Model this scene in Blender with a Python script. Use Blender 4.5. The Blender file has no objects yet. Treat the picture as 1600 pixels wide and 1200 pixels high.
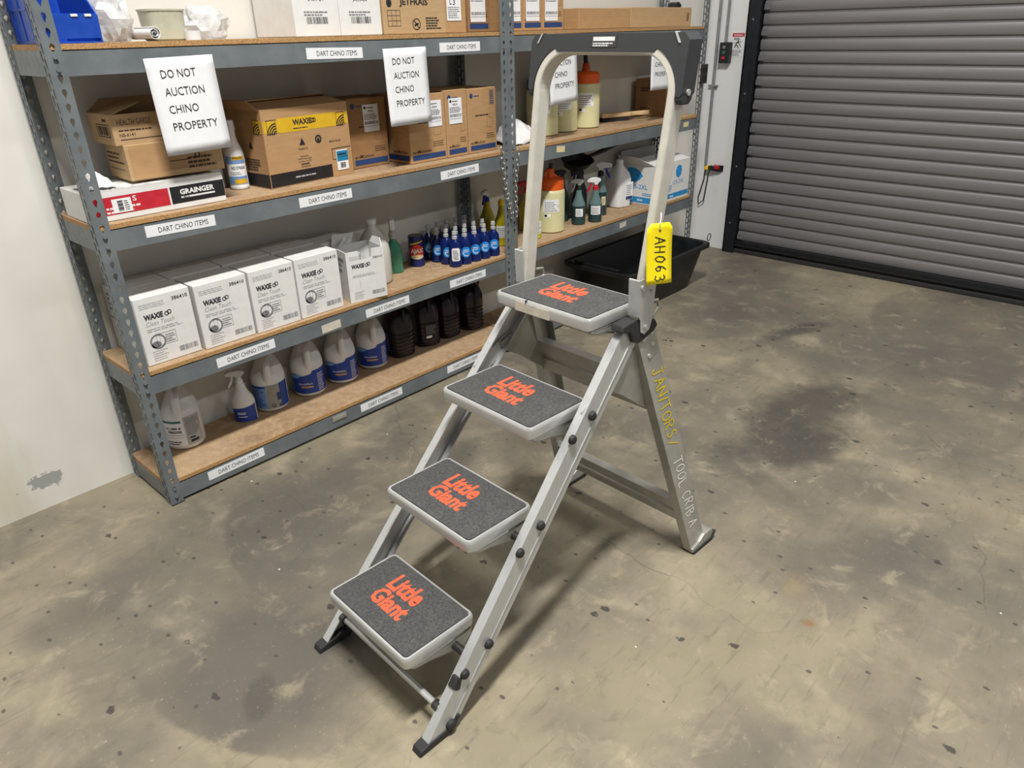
import bpy, bmesh, math, random
from mathutils import Vector, Matrix, noise as mnoise

random.seed(11)
SC = bpy.context.scene
COL = SC.collection
PI = math.pi

# ------------------------------------------------------------------ camera
cd = bpy.data.cameras.new('camera')
cam = bpy.data.objects.new('camera', cd)
COL.objects.link(cam)
cam.location = (-0.77301, -2.38413, 1.52999)
cam.rotation_euler = (1.11086, 0.021352, -0.829693)
cd.sensor_width = 36.0
cd.lens = 36.0 * 1121.57 / 1600.0
cd.clip_start = 0.02
SC.camera = cam

# ------------------------------------------------------------------ world, lamps, exposure
w = bpy.data.worlds.new('world')
SC.world = w
w.use_nodes = True
w.node_tree.nodes['Background'].inputs[0].default_value = (0.95, 0.97, 1.0, 1)
w.node_tree.nodes['Background'].inputs[1].default_value = 0.16


def area(name, loc, sx, sy, power, col=(1, 0.975, 0.93), rot=(0, 0, 0)):
    l = bpy.data.lights.new(name, 'AREA')
    l.shape = 'RECTANGLE'
    l.size = sx
    l.size_y = sy
    l.energy = power
    l.color = col
    o = bpy.data.objects.new(name, l)
    o.location = loc
    o.rotation_euler = rot
    COL.objects.link(o)
    return o


# main ceiling lamp about five metres up, the others unseen and added as fill
area('ceiling_and_fill_lamp', (-0.35, -2.2, 5.2), 1.1, 0.3, 350)
area('ceiling_and_fill_lamp', (3.8, -2.2, 5.2), 1.1, 0.3, 30)
area('ceiling_and_fill_lamp', (-0.35, -6.6, 5.2), 1.1, 0.3, 80)
area('ceiling_and_fill_lamp', (3.8, -6.6, 5.2), 1.1, 0.3, 80)
SC.view_settings.view_transform = 'Standard'
SC.view_settings.look = 'None'
SC.view_settings.gamma = 1.0
SC.view_settings.exposure = 0.13
SC.view_settings.use_curve_mapping = False


# ------------------------------------------------------------------ helpers: materials
def lin(c):
    c = c / 255.0
    return c / 12.92 if c <= 0.04045 else ((c + 0.055) / 1.055) ** 2.4


def rgb(r, g, b):
    return (lin(r), lin(g), lin(b), 1)


class NT:
    def __init__(s, name):
        s.m = bpy.data.materials.new(name)
        s.m.use_nodes = True
        s.t = s.m.node_tree
        s.b = s.t.nodes['Principled BSDF']
        s.co = s.n('ShaderNodeTexCoord')

    def n(s, typ, **kw):
        nd = s.t.nodes.new(typ)
        for k, v in kw.items():
            setattr(nd, k, v)
        return nd

    def l(s, a, b):
        s.t.links.new(a, b)

    def val(s, sock, v):
        if hasattr(v, 'is_linked'):
            s.l(v, sock)
        else:
            sock.default_value = v

    def noise(s, scale, detail=4, rough=0.55, vec=None, dist=0.0):
        nd = s.n('ShaderNodeTexNoise')
        nd.inputs['Scale'].default_value = scale
        nd.inputs['Detail'].default_value = detail
        nd.inputs['Roughness'].default_value = rough
        nd.inputs['Distortion'].default_value = dist
        s.l(vec if vec is not None else s.co.outputs['Object'], nd.inputs['Vector'])
        return nd.outputs['Fac']

    def math(s, op, a, b=0.0, c=0.0, clamp=False):
        nd = s.n('ShaderNodeMath', operation=op, use_clamp=clamp)
        s.val(nd.inputs[0], a)
        s.val(nd.inputs[1], b)
        s.val(nd.inputs[2], c)
        return nd.outputs[0]

    def ramp(s, fac, lo, hi, a=0.0, b=1.0):
        nd = s.n('ShaderNodeMapRange', interpolation_type='SMOOTHSTEP')
        s.val(nd.inputs[0], fac)
        nd.inputs[1].default_value = lo
        nd.inputs[2].default_value = hi
        nd.inputs[3].default_value = a
        nd.inputs[4].default_value = b
        return nd.outputs[0]

    def mix(s, fac, a, b, mode='MIX'):
        nd = s.n('ShaderNodeMix', data_type='RGBA', blend_type=mode)
        s.val(nd.inputs['Factor'], fac)
        s.val(nd.inputs['A'], a)
        s.val(nd.inputs['B'], b)
        return nd.outputs['Result']

    def mapping(s, loc=(0, 0, 0), rot=(0, 0, 0), scale=(1, 1, 1), typ='TEXTURE', vec=None):
        nd = s.n('ShaderNodeMapping', vector_type=typ)
        nd.inputs['Location'].default_value = loc
        nd.inputs['Rotation'].default_value = rot
        nd.inputs['Scale'].default_value = scale
        s.l(vec if vec is not None else s.co.outputs['Object'], nd.inputs['Vector'])
        return nd.outputs[0]

    def bump(s, h, strength=0.2, dist=0.002):
        nd = s.n('ShaderNodeBump')
        nd.inputs['Strength'].default_value = strength
        nd.inputs['Distance'].default_value = dist
        s.l(h, nd.inputs['Height'])
        s.l(nd.outputs[0], s.b.inputs['Normal'])


MATS = {}


def mat(name, col, rough=0.5, metal=0.0, var=0.08, scale=30, bump=0.0, spec=0.5, trans=0.0, stretch=None, rvar=0.1):
    """a plain surface with slight procedural mottling of colour and gloss"""
    k = NT(name)
    vec = None
    if stretch:
        vec = k.mapping(scale=stretch, typ='POINT')
    f = k.noise(scale, 3, 0.6, vec)
    c0 = tuple(max(0, x * (1 - var)) for x in col[:3]) + (1,)
    c1 = tuple(min(1, x * (1 + var)) for x in col[:3]) + (1,)
    k.l(k.mix(k.ramp(f, 0.3, 0.7), c0, c1), k.b.inputs['Base Color'])
    k.l(k.ramp(f, 0.2, 0.8, max(0.02, rough - rvar), min(1, rough + rvar)), k.b.inputs['Roughness'])
    k.b.inputs['Metallic'].default_value = metal
    k.b.inputs['Specular IOR Level'].default_value = spec
    if trans:
        k.b.inputs['Transmission Weight'].default_value = trans
    if bump:
        k.bump(f, bump)
    MATS[name] = k.m
    return k.m


mat('paper', rgb(232, 233, 236), 0.7, var=0.02, spec=0.2)
mat('ink', rgb(34, 34, 38), 0.6, var=0.1)
mat('grey_ink', rgb(120, 120, 124), 0.6)
mat('pale_ink', rgb(172, 172, 175), 0.6)
mat('brown_ink', rgb(66, 46, 34), 0.7)
mat('white_ink', rgb(226, 226, 226), 0.6)
mat('cartonwhite', rgb(222, 222, 220), 0.6, var=0.03, spec=0.3)
mat('kraft', rgb(178, 142, 102), 0.75, var=0.06, scale=14, spec=0.2, stretch=(1, 1, 6))
mat('kraft_dull_shade', rgb(152, 116, 80), 0.75, var=0.07, scale=14, spec=0.2, stretch=(1, 1, 6))  # dull brown kraft, also the painted shade of the recessed towel cartons
mat('kraft_pale', rgb(184, 154, 116), 0.75, var=0.05, scale=14, spec=0.2, stretch=(1, 1, 6))
mat('kraft_inside', rgb(96, 72, 50), 0.85, var=0.08, spec=0.1)
mat('waxie_yellow', rgb(214, 172, 30), 0.6, var=0.05)
mat('navy_ink', rgb(36, 62, 112), 0.6)
mat('cyan_ink', rgb(22, 128, 172), 0.5)
mat('sky_ink', rgb(40, 142, 206), 0.5)
mat('red_ink', rgb(190, 34, 52), 0.5)
mat('black_ink', rgb(24, 24, 28), 0.55)
mat('white_plastic', rgb(222, 222, 222), 0.35, var=0.03)
mat('milk_plastic', rgb(205, 203, 196), 0.4, var=0.04)
mat('blue_label', rgb(22, 62, 150), 0.4, var=0.06)
mat('light_blue_label', rgb(112, 150, 200), 0.4)
mat('grey_label', rgb(146, 146, 140), 0.5)
mat('tan_ink', rgb(190, 150, 90), 0.5)
mat('teal_label', rgb(70, 110, 112), 0.5)
mat('pale_yellow_liquid', rgb(212, 207, 160), 0.3, var=0.05, scale=8)
mat('yellow_liquid', rgb(176, 160, 26), 0.2, var=0.1, scale=10)
mat('lime_liquid', rgb(172, 186, 52), 0.25, var=0.08)
mat('teal_liquid', rgb(38, 62, 62), 0.2, var=0.15, scale=8)
mat('teal_clear', rgb(98, 122, 122), 0.2, var=0.1, scale=10)
mat('green_soap', rgb(84, 172, 142), 0.12, var=0.15, trans=0.5)
mat('dish_blue', rgb(6, 27, 86), 0.08, var=0.25, scale=20)
mat('dish_label', rgb(30, 130, 214), 0.3, var=0.15, scale=40)
mat('clear_cap', rgb(172, 174, 175), 0.2, var=0.06)
mat('orange_plastic', rgb(226, 92, 26), 0.35, var=0.05)
mat('blue_plastic', rgb(24, 46, 132), 0.35, var=0.06)
mat('bin_blue', rgb(24, 72, 176), 0.38, var=0.05)
mat('red_plastic', rgb(186, 30, 44), 0.35)
mat('yellow_plastic', rgb(238, 196, 20), 0.35)
mat('black_plastic', rgb(30, 31, 33), 0.4, var=0.12)
mat('tub_black', rgb(20, 22, 25), 0.42, var=0.15, scale=12, bump=0.03)
mat('tray_black', rgb(50, 52, 55), 0.5, var=0.06, scale=60)
mat('purple_jug', rgb(30, 22, 32), 0.22, var=0.2, scale=12)
mat('purple_label', rgb(86, 60, 148), 0.4)
mat('wood', rgb(214, 182, 138), 0.5, var=0.1, scale=18, stretch=(1, 8, 8))
mat('bristle', rgb(40, 34, 30), 0.8)
mat('cloth_white', rgb(222, 222, 222), 0.9, var=0.04)
mat('door_grey', rgb(128, 126, 128), 0.42, metal=0.25, var=0.06, scale=3, stretch=(1, 0.4, 6))
mat('door_dark', rgb(30, 31, 34), 0.5, metal=0.2)
mat('door_frame', rgb(28, 32, 38), 0.45, metal=0.2)
mat('conduit', rgb(150, 152, 154), 0.4, metal=0.5)
mat('chain_steel', rgb(190, 190, 186), 0.28, metal=0.9)
mat('alu', rgb(192, 194, 194), 0.36, metal=0.45, var=0.04, scale=26, stretch=(3, 3, 1))
mat('alu_dull', rgb(168, 167, 160), 0.42, metal=0.4, var=0.1, scale=18)
mat('alu_bright', rgb(200, 201, 200), 0.34, metal=0.5, var=0.025, scale=9, rvar=0.04)
mat('alu_handle', rgb(214, 211, 201), 0.4, metal=0.35, var=0.05, scale=20)
mat('steel_dark', rgb(84, 84, 82), 0.4, metal=0.8)
mat('rubber', rgb(40, 40, 41), 0.7, var=0.15)
mat('logo_orange', rgb(240, 92, 58), 0.7, var=0.08, scale=200)
mat('tag_yellow', rgb(248, 226, 6), 0.55, var=0.03)
mat('marker_yellow', rgb(214, 190, 34), 0.6)
mat('marker_white', rgb(236, 234, 228), 0.7)
mat('masking', rgb(204, 198, 182), 0.7)
mat('twist_tie', rgb(228, 228, 220), 0.6)
mat('button_red', rgb(190, 30, 60), 0.4)
mat('button_green', rgb(40, 108, 82), 0.4)
mat('ajax_blue', rgb(26, 34, 92), 0.35)
mat('ajax_red', rgb(206, 44, 34), 0.4)
mat('cloudy', rgb(206, 204, 182), 0.3, var=0.08, scale=12, trans=0.25)
mat('cream', rgb(222, 206, 160), 0.5)


def make_post_paint():
    k = NT('shelf_grey')
    f = k.noise(9, 5, 0.6)
    g = k.noise(70, 3, 0.6)
    base = k.mix(k.ramp(f, 0.3, 0.7), rgb(97, 104, 108), rgb(114, 121, 124))
    scr = k.math('MULTIPLY', k.ramp(k.noise(22, 6, 0.7), 0.66, 0.72), 0.35)
    base = k.mix(scr, base, rgb(168, 170, 170))
    k.l(base, k.b.inputs['Base Color'])
    k.l(k.ramp(g, 0.3, 0.7, 0.36, 0.5), k.b.inputs['Roughness'])
    MATS['shelf_grey'] = k.m


make_post_paint()


def make_board():
    k = NT('particle_board')
    f = k.noise(3.0, 5, 0.6)
    g = k.noise(170, 3, 0.7)
    h = k.noise(38, 4, 0.6)
    base = k.mix(k.ramp(f, 0.3, 0.7), rgb(172, 146, 116), rgb(152, 124, 95))
    base = k.mix(k.ramp(h, 0.35, 0.75), base, rgb(182, 157, 126))
    base = k.mix(k.math('MULTIPLY', k.ramp(g, 0.55, 0.8), 0.5), base, rgb(120, 84, 50))
    st = k.ramp(k.noise(4.6, 6, 0.65), 0.58, 0.72)
    base = k.mix(k.math('MULTIPLY', st, 0.45), base, rgb(112, 92, 74))
    k.l(base, k.b.inputs['Base Color'])
    k.b.inputs['Roughness'].default_value = 0.75
    k.b.inputs['Specular IOR Level'].default_value = 0.2
    k.bump(g, 0.15, 0.001)
    MATS['particle_board'] = k.m
    k = NT('board_edge')
    g = k.noise(230, 3, 0.7)
    base = k.mix(k.ramp(g, 0.35, 0.7), rgb(192, 152, 102), rgb(138, 100, 62))
    k.l(base, k.b.inputs['Base Color'])
    k.b.inputs['Roughness'].default_value = 0.85
    k.bump(g, 0.5, 0.002)
    MATS['board_edge'] = k.m


make_board()


def make_wall():
    k = NT('wall_paint')
    f = k.noise(1.4, 5, 0.6)
    g = k.noise(60, 4, 0.6)
    base = k.mix(k.ramp(f, 0.35, 0.7), rgb(224, 222, 216), rgb(212, 209, 201))
    # yellowed run marks, scuffs and a scraped patch near the floor
    run = k.noise(5, 4, 0.6, k.mapping(scale=(1, 1, 0.22), typ='POINT'))
    zz = k.n('ShaderNodeSeparateXYZ')
    k.l(k.co.outputs['Object'], zz.inputs[0])
    low = k.ramp(zz.outputs['Z'], 0.25, 1.0, 1.0, 0.0)
    base = k.mix(k.math('MULTIPLY', k.math('MULTIPLY', k.ramp(run, 0.5, 0.72), low), 0.45), base, rgb(196, 184, 152))
    sc = k.noise(9, 6, 0.7, k.mapping(rot=(0, 0.25, 0), scale=(0.5, 1, 3.2), typ='POINT'))
    base = k.mix(k.math('MULTIPLY', k.ramp(sc, 0.68, 0.74), 0.4), base, rgb(150, 144, 134))
    d = k.n('ShaderNodeVectorMath', operation='LENGTH')
    k.l(k.mapping(loc=(-0.335, 0.337, 0.105), scale=(0.085, 1, 0.036)), d.inputs[0])
    pat = k.ramp(k.math('ADD', d.outputs['Value'], k.math('MULTIPLY', k.noise(26, 6, 0.7), 2.6)), 1.98, 2.1, 1.0, 0.0)
    base = k.mix(pat, base, rgb(158, 160, 156))
    k.l(base, k.b.inputs['Base Color'])
    k.b.inputs['Roughness'].default_value = 0.6
    k.bump(g, 0.12, 0.002)
    MATS['wall_paint'] = k.m
    k = NT('jamb_paint')
    f = k.noise(2.5, 5, 0.6, k.mapping(scale=(1, 1, 0.3), typ='POINT'))
    k.l(k.mix(k.ramp(f, 0.5, 0.75), rgb(228, 229, 230), rgb(206, 204, 198)), k.b.inputs['Base Color'])
    k.b.inputs['Roughness'].default_value = 0.5
    MATS['jamb_paint'] = k.m


make_wall()


def make_floor():
    k = NT('stained_concrete')
    f1 = k.noise(0.9, 6, 0.6)
    f2 = k.noise(4.0, 6, 0.62, dist=0.4)
    f3 = k.noise(45, 5, 0.7)
    brush = k.noise(26, 4, 0.65, k.mapping(rot=(0, 0, 0.75), scale=(0.25, 2.4, 1), typ='POINT'))
    base = k.mix(k.ramp(f1, 0.36, 0.64), rgb(142, 133, 112), rgb(104, 99, 89))
    base = k.mix(k.math('MULTIPLY', k.ramp(f2, 0.5, 0.78), 0.7), base, rgb(164, 154, 130))
    base = k.mix(k.math('MULTIPLY', k.ramp(k.noise(2.1, 5, 0.6, k.mapping(loc=(3, 1, 0))), 0.52, 0.72), 0.55), base, rgb(98, 92, 82))
    warp = k.math('MULTIPLY', k.math('SUBTRACT', k.noise(4, 8, 0.7), 0.5), 1.7)

    def disc(cx, cy, rx, ry, rot, e0, e1, wgt=1.0):
        d = k.n('ShaderNodeVectorMath', operation='LENGTH')
        k.l(k.mapping(loc=(cx, cy, 0), rot=(0, 0, rot), scale=(rx, ry, 1)), d.inputs[0])
        v = d.outputs['Value']
        if wgt:
            v = k.math('ADD', v, k.math('MULTIPLY', warp, wgt))
        return k.ramp(v, e0, e1, 1.0, 0.0)

    def stain(base, m, amt, c):
        return k.mix(k.math('MULTIPLY', m, amt), base, c)

    grey = rgb(92, 87, 81)
    dark = rgb(70, 67, 63)
    # sweeping tyre and scrubber arcs, oil and damp patches
    arc1 = k.math('MULTIPLY', disc(0.3, -0.75, 0.78, 0.78, 0, 0.985, 1.01, 0.04), disc(-0.22, -0.93, 0.42, 0.34, 0.9, 0.4, 1.15, 0.5))
    base = stain(base, arc1, 0.9, grey)
    arc2 = k.math('MULTIPLY', disc(0.62, -0.62, 0.70, 0.70, 0, 0.985, 1.01, 0.04), disc(0.15, -0.38, 0.5, 0.34, 0.5, 0.2, 1.1, 0.5))
    base = stain(base, arc2, 0.75, grey)
    base = stain(base, disc(-0.42, -0.3, 0.30, 0.16, 0.3, 0.3, 1.0, 0.8), 0.6, grey)
    base = stain(base, disc(-0.27, -1.0, 0.075, 0.042, 0.9, 0.6, 1.15, 0.9), 0.5, dark)
    base = stain(base, disc(1.75, -1.52, 0.42, 0.24, -0.5, 0.25, 1.05, 0.9), 0.8, dark)
    base = stain(base, disc(2.15, -1.45, 0.5, 0.26, -0.2, 0.25, 1.05, 0.9), 0.85, dark)
    base = stain(base, disc(1.25, -1.95, 0.48, 0.26, -0.7, 0.2, 1.1, 0.9), 0.75, grey)
    base = stain(base, disc(1.62, -1.80, 0.34, 0.18, -0.8, 0.2, 1.1, 0.9), 0.6, grey)
    base = stain(base, disc(3.3, -1.5, 0.7, 0.5, 0.2, 0.2, 1.1, 0.7), 0.5, grey)
    base = stain(base, disc(2.95, -1.02, 0.34, 0.09, -0.35, 0.3, 1.05, 0.7), 0.75, dark)
    base = stain(base, disc(2.9, -0.62, 0.6, 0.25, -0.2, 0.2, 1.1, 0.8), 0.55, grey)
    base = stain(base, disc(2.55, -1.9, 0.5, 0.34, 0.0, 0.9, 1.0, 0.12), 0.35, grey)
    base = stain(base, disc(3.55, -1.75, 0.75, 0.5, 0.4, 0.93, 1.0, 0.08), 0.4, grey)
    base = stain(base, disc(0.55, -0.3, 0.5, 0.14, 0.1, 0.2, 1.1, 0.7), 0.45, grey)
    base = stain(base, disc(0.85, -0.55, 0.22, 0.12, 0.4, 0.1, 1.0, 0.8), 0.6, dark)
    base = stain(base, disc(1.3, -0.75, 0.2, 0.1, 0.4, 0.1, 1.0, 0.8), 0.45, dark)
    base = stain(base, disc(0.9, -1.955, 0.02, 0.03, 0.6, 0.4, 1.0, 0.8), 0.55, rgb(134, 92, 54))
    base = stain(base, disc(1.02, -1.86, 0.09, 0.05, 0.2, 0.1, 1.0, 0.8), 0.14, rgb(178, 150, 84))
    # trowel marks, speckle and pits
    base = stain(base, k.ramp(k.noise(13, 8, 0.72, dist=0.6), 0.54, 0.70), 0.34, rgb(88, 83, 74))
    base = stain(base, k.ramp(k.noise(8, 8, 0.7, k.mapping(loc=(7, 3, 0)), dist=0.5), 0.54, 0.72), 0.4, rgb(176, 165, 138))
    base = stain(base, k.ramp(brush, 0.55, 0.72), 0.45, rgb(98, 91, 79))
    base = stain(base, k.ramp(k.noise(90, 3, 0.7), 0.62, 0.75), 0.3, rgb(206, 196, 168))

    def spots(scale, thr, c, amt, gate_scale, gate):
        nonlocal base
        vo = k.n('ShaderNodeTexVoronoi')
        vo.inputs['Scale'].default_value = scale
        k.l(k.mapping(scale=(1, 0.7, 1), rot=(0, 0, 0.5), typ='POINT'), vo.inputs['Vector'])
        sep = k.n('ShaderNodeSeparateColor')
        k.l(vo.outputs['Color'], sep.inputs[0])
        keep = k.ramp(sep.outputs[0], gate, gate + 0.02)
        d = k.math('ADD', vo.outputs['Distance'], k.math('MULTIPLY', k.math('SUBTRACT', f3, 0.5), 0.3))
        m = k.math('MULTIPLY', k.ramp(d, thr * 0.7, thr, 1, 0), keep)
        base = stain(base, m, amt, c)
        return m

    p1 = spots(9, 0.10, rgb(58, 54, 51), 0.85, 2, 0.40)
    p2 = spots(24, 0.15, rgb(70, 66, 62), 0.8, 2, 0.62)
    spots(13, 0.035, rgb(226, 222, 210), 0.9, 2, 0.78)
    # hairline cracks
    vo = k.n('ShaderNodeTexVoronoi', feature='DISTANCE_TO_EDGE')
    vo.inputs['Scale'].default_value = 0.75
    wv = k.n('ShaderNodeMix', data_type='RGBA')
    wv.inputs['Factor'].default_value = 0.09
    k.l(k.co.outputs['Object'], wv.inputs['A'])
    nc = k.n('ShaderNodeTexNoise')
    nc.inputs['Scale'].default_value = 6
    nc.inputs['Detail'].default_value = 6
    k.l(k.co.outputs['Object'], nc.inputs['Vector'])
    k.l(nc.outputs['Color'], wv.inputs['B'])
    k.l(wv.outputs['Result'], vo.inputs['Vector'])
    crack = k.math('MULTIPLY', k.ramp(vo.outputs['Distance'], 0.0, 0.0016, 1, 0), k.ramp(k.noise(1.7, 3), 0.48, 0.62))
    base = stain(base, crack, 0.5, rgb(76, 70, 62))
    k.l(base, k.b.inputs['Base Color'])
    k.l(k.ramp(f2, 0.3, 0.75, 0.42, 0.68), k.b.inputs['Roughness'])
    k.b.inputs['Specular IOR Level'].default_value = 0.35
    h = k.math('SUBTRACT', k.math('ADD', k.math('MULTIPLY', f3, 0.5), k.math('MULTIPLY', brush, 0.4)), k.math('ADD', p1, crack))
    k.bump(h, 0.22, 0.002)
    MATS['stained_concrete'] = k.m


make_floor()


def make_tread():
    k = NT('tread_fabric')
    wv = k.n('ShaderNodeTexBrick')
    wv.inputs['Scale'].default_value = 60
    wv.inputs['Mortar Size'].default_value = 0.03
    k.l(k.co.outputs['Object'], wv.inputs['Vector'])
    f = k.noise(160, 4, 0.7)
    g = k.noise(20, 5, 0.7)
    base = k.mix(k.ramp(f, 0.3, 0.75), rgb(46, 46, 47), rgb(82, 82, 82))
    base = k.mix(k.math('MULTIPLY', k.ramp(g, 0.5, 0.8), 0.5), base, rgb(104, 102, 98))
    base = k.mix(k.math('MULTIPLY', wv.outputs['Fac'], 0.35), base, rgb(100, 100, 99))
    k.l(base, k.b.inputs['Base Color'])
    k.b.inputs['Roughness'].default_value = 0.9
    k.bump(f, 0.5, 0.002)
    MATS['tread_fabric'] = k.m


make_tread()


def make_film():
    k = NT('plastic_film')
    tr = k.n('ShaderNodeBsdfTransparent')
    tr.inputs[0].default_value = (0.95, 0.95, 0.95, 1)
    mx = k.n('ShaderNodeMixShader')
    k.l(k.ramp(k.noise(24, 4, 0.6), 0.3, 0.7, 0.3, 0.75), mx.inputs[0])
    out = k.t.nodes['Material Output']
    k.b.inputs['Base Color'].default_value = rgb(220, 222, 224)
    k.b.inputs['Roughness'].default_value = 0.15
    k.l(tr.outputs[0], mx.inputs[1])
    k.l(k.b.outputs[0], mx.inputs[2])
    k.l(mx.outputs[0], out.inputs[0])
    MATS['plastic_film'] = k.m


make_film()


# ------------------------------------------------------------------ helpers: objects and meshes
def tag(o, label=None, cat=None, group=None, kind=None):
    if label:
        o['label'] = label
    if cat:
        o['category'] = cat
    if group:
        o['group'] = group
    if kind:
        o['kind'] = kind
    return o


def thing(name, label, cat, loc=(0, 0, 0), rz=0.0, group=None):
    o = bpy.data.objects.new(name, None)
    o.empty_display_size = 0.05
    COL.objects.link(o)
    o.location = loc
    o.rotation_euler = (0, 0, rz)
    return tag(o, label, cat, group)


def link_mesh(name, me, parent=None, loc=(0, 0, 0), rot=(0, 0, 0)):
    o = bpy.data.objects.new(name, me)
    COL.objects.link(o)
    o.location = loc
    o.rotation_euler = rot
    if parent:
        o.parent = parent
    return o


def copy_tree(o, parent=None):
    c = o.copy()
    COL.objects.link(c)
    c.parent = parent
    for ch in list(o.children):
        copy_tree(ch, c)
    return c


class MB:
    def __init__(s):
        s.v, s.f = [], []

    def add(s, vs, fs):
        k = len(s.v)
        s.v += [tuple(p) for p in vs]
        s.f += [tuple(i + k for i in f) for f in fs]
        return s

    def box(s, x0, x1, y0, y1, z0, z1):
        return s.add([(x0, y0, z0), (x1, y0, z0), (x1, y1, z0), (x0, y1, z0), (x0, y0, z1), (x1, y0, z1), (x1, y1, z1), (x0, y1, z1)],
                     [(0, 3, 2, 1), (4, 5, 6, 7), (0, 1, 5, 4), (1, 2, 6, 5), (2, 3, 7, 6), (3, 0, 4, 7)])

    def prism(s, poly, fn, t0, t1):
        """poly: 2-d outline; fn(a,b,t) -> xyz"""
        n = len(poly)
        vs = [fn(a, b, t0) for a, b in poly] + [fn(a, b, t1) for a, b in poly]
        fs = [tuple(range(n - 1, -1, -1)), tuple(range(n, 2 * n))]
        fs += [(i, (i + 1) % n, n + (i + 1) % n, n + i) for i in range(n)]
        return s.add(vs, fs)

    def loft(s, rings, n=28, cap0=True, cap1=True):
        """rings: (z, rx, ry, cx, cy, exponent)"""
        vs, fs = [], []
        for r in rings:
            z, rx, ry = r[0], r[1], r[2] if len(r) > 2 and r[2] else r[1]
            cx = r[3] if len(r) > 3 else 0
            cy = r[4] if len(r) > 4 else 0
            ex = r[5] if len(r) > 5 else 2.0
            for i in range(n):
                a = 2 * PI * i / n
                c, q = math.cos(a), math.sin(a)
                x = math.copysign(abs(c) ** (2 / ex), c)
                y = math.copysign(abs(q) ** (2 / ex), q)
                vs.append((cx + rx * x, cy + ry * y, z))
        for k in range(len(rings) - 1):
            for i in range(n):
                j = (i + 1) % n
                fs.append((k * n + i, k * n + j, (k + 1) * n + j, (k + 1) * n + i))
        if cap0:
            fs.append(tuple(range(n - 1, -1, -1)))
        if cap1:
            b = (len(rings) - 1) * n
            fs.append(tuple(range(b, b + n)))
        return s.add(vs, fs)

    def tube(s, path, r, n=8, closed=False):
        P = [Vector(p) for p in path]
        m = len(P)
        vs, fs = [], []
        up = Vector((0, 0, 1))
        prev = None
        for k in range(m):
            if closed:
                t = (P[(k + 1) % m] - P[k - 1]).normalized()
            else:
                t = (P[min(k + 1, m - 1)] - P[max(k - 1, 0)]).normalized()
            if prev is None:
                a = up if abs(t.z) < 0.9 else Vector((1, 0, 0))
                nrm = (a - t * a.dot(t)).normalized()
            else:
                nrm = (prev - t * prev.dot(t)).normalized()
            prev = nrm
            b = t.cross(nrm)
            rr = r[k] if isinstance(r, (list, tuple)) else r
            for i in range(n):
                a = 2 * PI * i / n
                vs.append(tuple(P[k] + nrm * math.cos(a) * rr + b * math.sin(a) * rr))
        for k in range(m if closed else m - 1):
            k2 = (k + 1) % m
            for i in range(n):
                j = (i + 1) % n
                fs.append((k * n + i, k * n + j, k2 * n + j, k2 * n + i))
        if not closed:
            fs.append(tuple(range(n - 1, -1, -1)))
            fs.append(tuple(range((m - 1) * n, m * n)))
        return s.add(vs, fs)

    def cyl(s, p0, p1, r, n=16):
        return s.tube([p0, p1], r, n)

    def sweep(s, path, prof, side):
        """sweep a closed 2-d profile (a along in-plane normal, b along the fixed 'side' vector)"""
        P = [Vector(p) for p in path]
        side = Vector(side).normalized()
        m, n = len(P), len(prof)
        vs, fs = [], []
        for k in range(m):
            t = (P[min(k + 1, m - 1)] - P[max(k - 1, 0)]).normalized()
            nr = side.cross(t).normalized()
            for a, b in prof:
                vs.append(tuple(P[k] + nr * a + side * b))
        for k in range(m - 1):
            for i in range(n):
                j = (i + 1) % n
                fs.append((k * n + i, k * n + j, (k + 1) * n + j, (k + 1) * n + i))
        fs.append(tuple(range(n - 1, -1, -1)))
        fs.append(tuple(range((m - 1) * n, m * n)))
        return s.add(vs, fs)

    def mesh(s, name, material, smooth=False):
        me = bpy.data.meshes.new(name)
        me.from_pydata(s.v, [], s.f)
        if isinstance(material, str):
            material = MATS[material]
        me.materials.append(material)
        bm = bmesh.new()
        bm.from_mesh(me)
        bmesh.ops.recalc_face_normals(bm, faces=bm.faces)
        bm.to_mesh(me)
        bm.free()
        if smooth:
            for p in me.polygons:
                p.use_smooth = True
            try:
                me.set_sharp_from_angle(angle=math.radians(38))
            except Exception:
                pass
        return me

    def build(s, name, material, parent=None, smooth=False, bevel=0.0, seg=2, loc=(0, 0, 0), rot=(0, 0, 0)):
        o = link_mesh(name, s.mesh(name, material, smooth), parent, loc, rot)
        if bevel:
            md = o.modifiers.new('bevel', 'BEVEL')
            md.width = bevel
            md.segments = seg
            md.limit_method = 'ANGLE'
        return o


GL = {}


def glyphs(text, bold=0.0, shear=0.0, space=1.0):
    key = (text, bold, shear, space)
    if key not in GL:
        cu = bpy.data.curves.new('t', 'FONT')
        cu.body = text
        cu.size = 1
        cu.offset = bold
        cu.shear = shear
        cu.space_character = space
        cu.resolution_u = 2
        ob = bpy.data.objects.new('t', cu)
        me = bpy.data.meshes.new_from_object(ob)
        vs = [(p.co.x, p.co.y) for p in me.vertices]
        fs = [tuple(p.vertices) for p in me.polygons]
        bpy.data.objects.remove(ob)
        bpy.data.curves.remove(cu)
        bpy.data.meshes.remove(me)
        x0, x1 = min(v[0] for v in vs), max(v[0] for v in vs)
        y0, y1 = min(v[1] for v in vs), max(v[1] for v in vs)
        GL[key] = ([((a - x0) / (x1 - x0), (b - y0) / (y1 - y0)) for a, b in vs], fs)
    return GL[key]


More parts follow.
